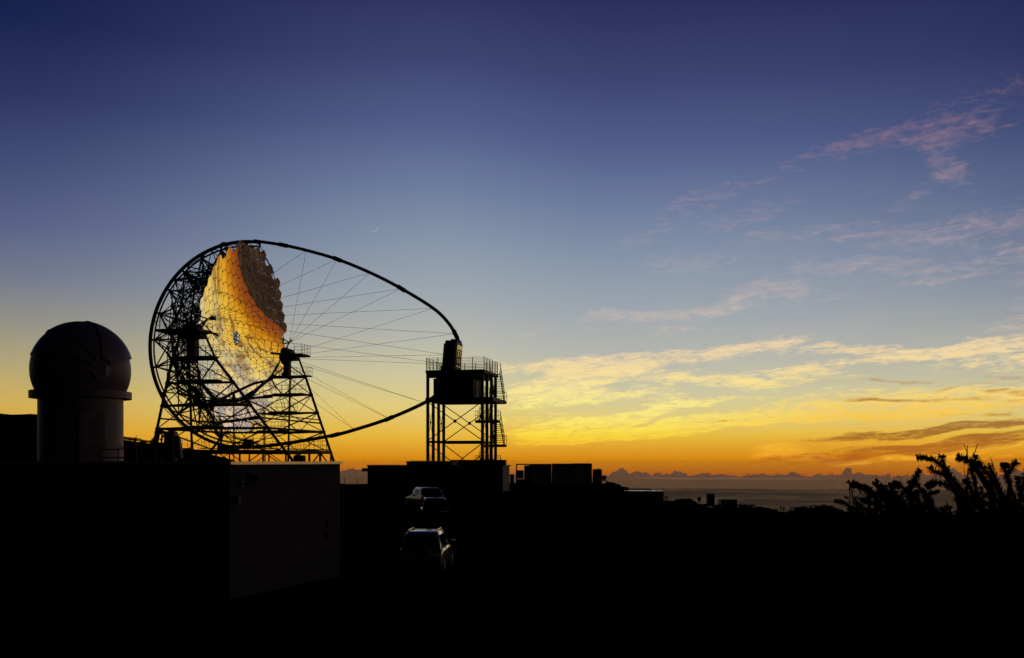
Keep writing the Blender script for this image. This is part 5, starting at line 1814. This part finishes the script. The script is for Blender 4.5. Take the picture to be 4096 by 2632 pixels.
k = 0
for px, D, wd, h in ((3195, 240, 3.4, 1.5), (3235, 238, 3.6, 1.9), (3275, 242, 3.6, 1.9), (3310, 238, 3.4, 1.75), (3345, 236, 3.0, 1.2), (3165, 244, 2.4, 0.9), (3385, 232, 3.0, 0.7), (3430, 230, 3.0, 0.7),
                     (2748, 200, 2.2, 0.9), (2765, 201, 2.0, 0.8), (2818, 208, 2.0, 0.7), (2868, 214, 2.0, 0.7), (2970, 226, 2.2, 0.7), (3000, 230, 2.4, 0.6), (3040, 240, 2.6, 0.6), (3065, 248, 2.4, 0.7), (3095, 256, 2.2, 0.6), (2715, 196, 1.6, 0.4),
                     (2440, 129, 1.2, 0.35), (2462, 131, 1.2, 0.45), (2480, 134, 1.4, 0.4), (2493, 140, 1.4, 0.5), (1372, 106, 1.0, 0.25), (1410, 107, 1.2, 0.3), (1450, 106, 0.9, 0.25),
                     (500, 318, 4.0, 1.0), (540, 318, 4.0, 1.1), (590, 316, 4.5, 1.0), (750, 300, 4.0, 0.9), (800, 300, 4.0, 0.8)):
    lb, gp_ = ('distant bush on the hill behind the dome', 'bushes on the hill') if px < 1300 else \
        ('weedy tuft at the foot of the wire fence by the long cabin', 'tufts along the fence') if px < 2000 else \
        ('scruffy bush on the bank beside the generator', 'bushes on the bank') if px < 2600 else \
        ('low tuft by the marker post beyond the slatted gate', 'rim tufts') if px < 2740 else \
        ('small bush beside the stand of the dish antenna', 'bushes by the antenna') if px < 2800 else \
        ('small bush between the dish antenna and the tall cabinet', 'bushes by the cabinet') if px < 2840 else \
        ('small bush between the tall cabinet and the low hut', 'bushes by the hut') if px < 2880 else \
        ('low bush on the rim between the low hut and the two people', 'bushes before the people') if px < 3140 else \
        ('big rounded bush in the clump beside the two people', 'bush clump beside the people') if px < 3360 else \
        ('flat bush on the rim between the bush clump and the leafy shrubs', 'flat rim bushes')
    round_bush(px, D, wd, h, lb, 300 + k, gp_)
    k += 1

# ------------------------------------------------------------------ crescent moon
mo_m = bpy.data.materials.new('moonlight')
mo_m.use_nodes = True
mt_ = NT(mo_m.node_tree)
mt_.n.remove(mt_.n['Principled BSDF'])
em = mt_.new('ShaderNodeEmission')
ns = mt_.noise(mt_.new('ShaderNodeTexCoord').outputs['Object'], 0.004, 3.0)
mt_.l.new(mt_.mix(ns, lin((200, 200, 205)), lin((225, 222, 218))), em.inputs['Color'])
em.inputs['Strength'].default_value = 0.75
mt_.l.new(em.outputs[0], mt_.n['Material Output'].inputs['Surface'])
DM = 150000.0
mc = P(1493.5, 907.8, DM)
MR = 18.4 / FPX * DM
vs, fs = [], []
vdir = mc.normalized()
sx = Vector((0, 0, 1)).cross(vdir).normalized() * -1
sy = sx.cross(vdir) * -1
if sy.z < 0: sy = -sy
lit = R(-45)                         # lit limb to the lower right
for i in range(25):
    a = R(-90 + 180 * i / 24)
    for k, f in enumerate((1.0, 0.90)):
        # outer limb and terminator ellipse of the crescent
        lx, ly = math.cos(a) * f, math.sin(a)
        x_, y_ = lx * math.cos(lit) - ly * math.sin(lit), lx * math.sin(lit) + ly * math.cos(lit)
        zz = math.sqrt(max(0, 1 - lx * lx - ly * ly))
        vs.append(mc + (sx * x_ + sy * y_ - vdir * zz) * MR)
for i in range(24):
    fs.append((i * 2, i * 2 + 1, i * 2 + 3, i * 2 + 2))
mo = mesh_obj('moon', vs, fs, mo_m)
tag(mo, 'thin crescent moon low in the dusk sky above the arch', 'moon')

# ------------------------------------------------------------------ haze over the sea
hz = bpy.data.materials.new('haze')
hz.use_nodes = True
ht = NT(hz.node_tree)
ht.n.remove(ht.n['Principled BSDF'])
pv_ = ht.new('ShaderNodeVolumePrincipled')
pv_.inputs['Color'].default_value = (1.0, 0.60, 0.24, 1)
pv_.inputs['Density'].default_value = 0.26e-5
pv_.inputs['Anisotropy'].default_value = 0.5
ht.l.new(pv_.outputs[0], ht.n['Material Output'].inputs['Volume'])
hb_ = MB().box((0, 0, (-2202 + 32) / 2), (2 * 84400, 2 * 84400, 2202 + 32)).build('haze', hz)
tag(hb_, kind='stuff')
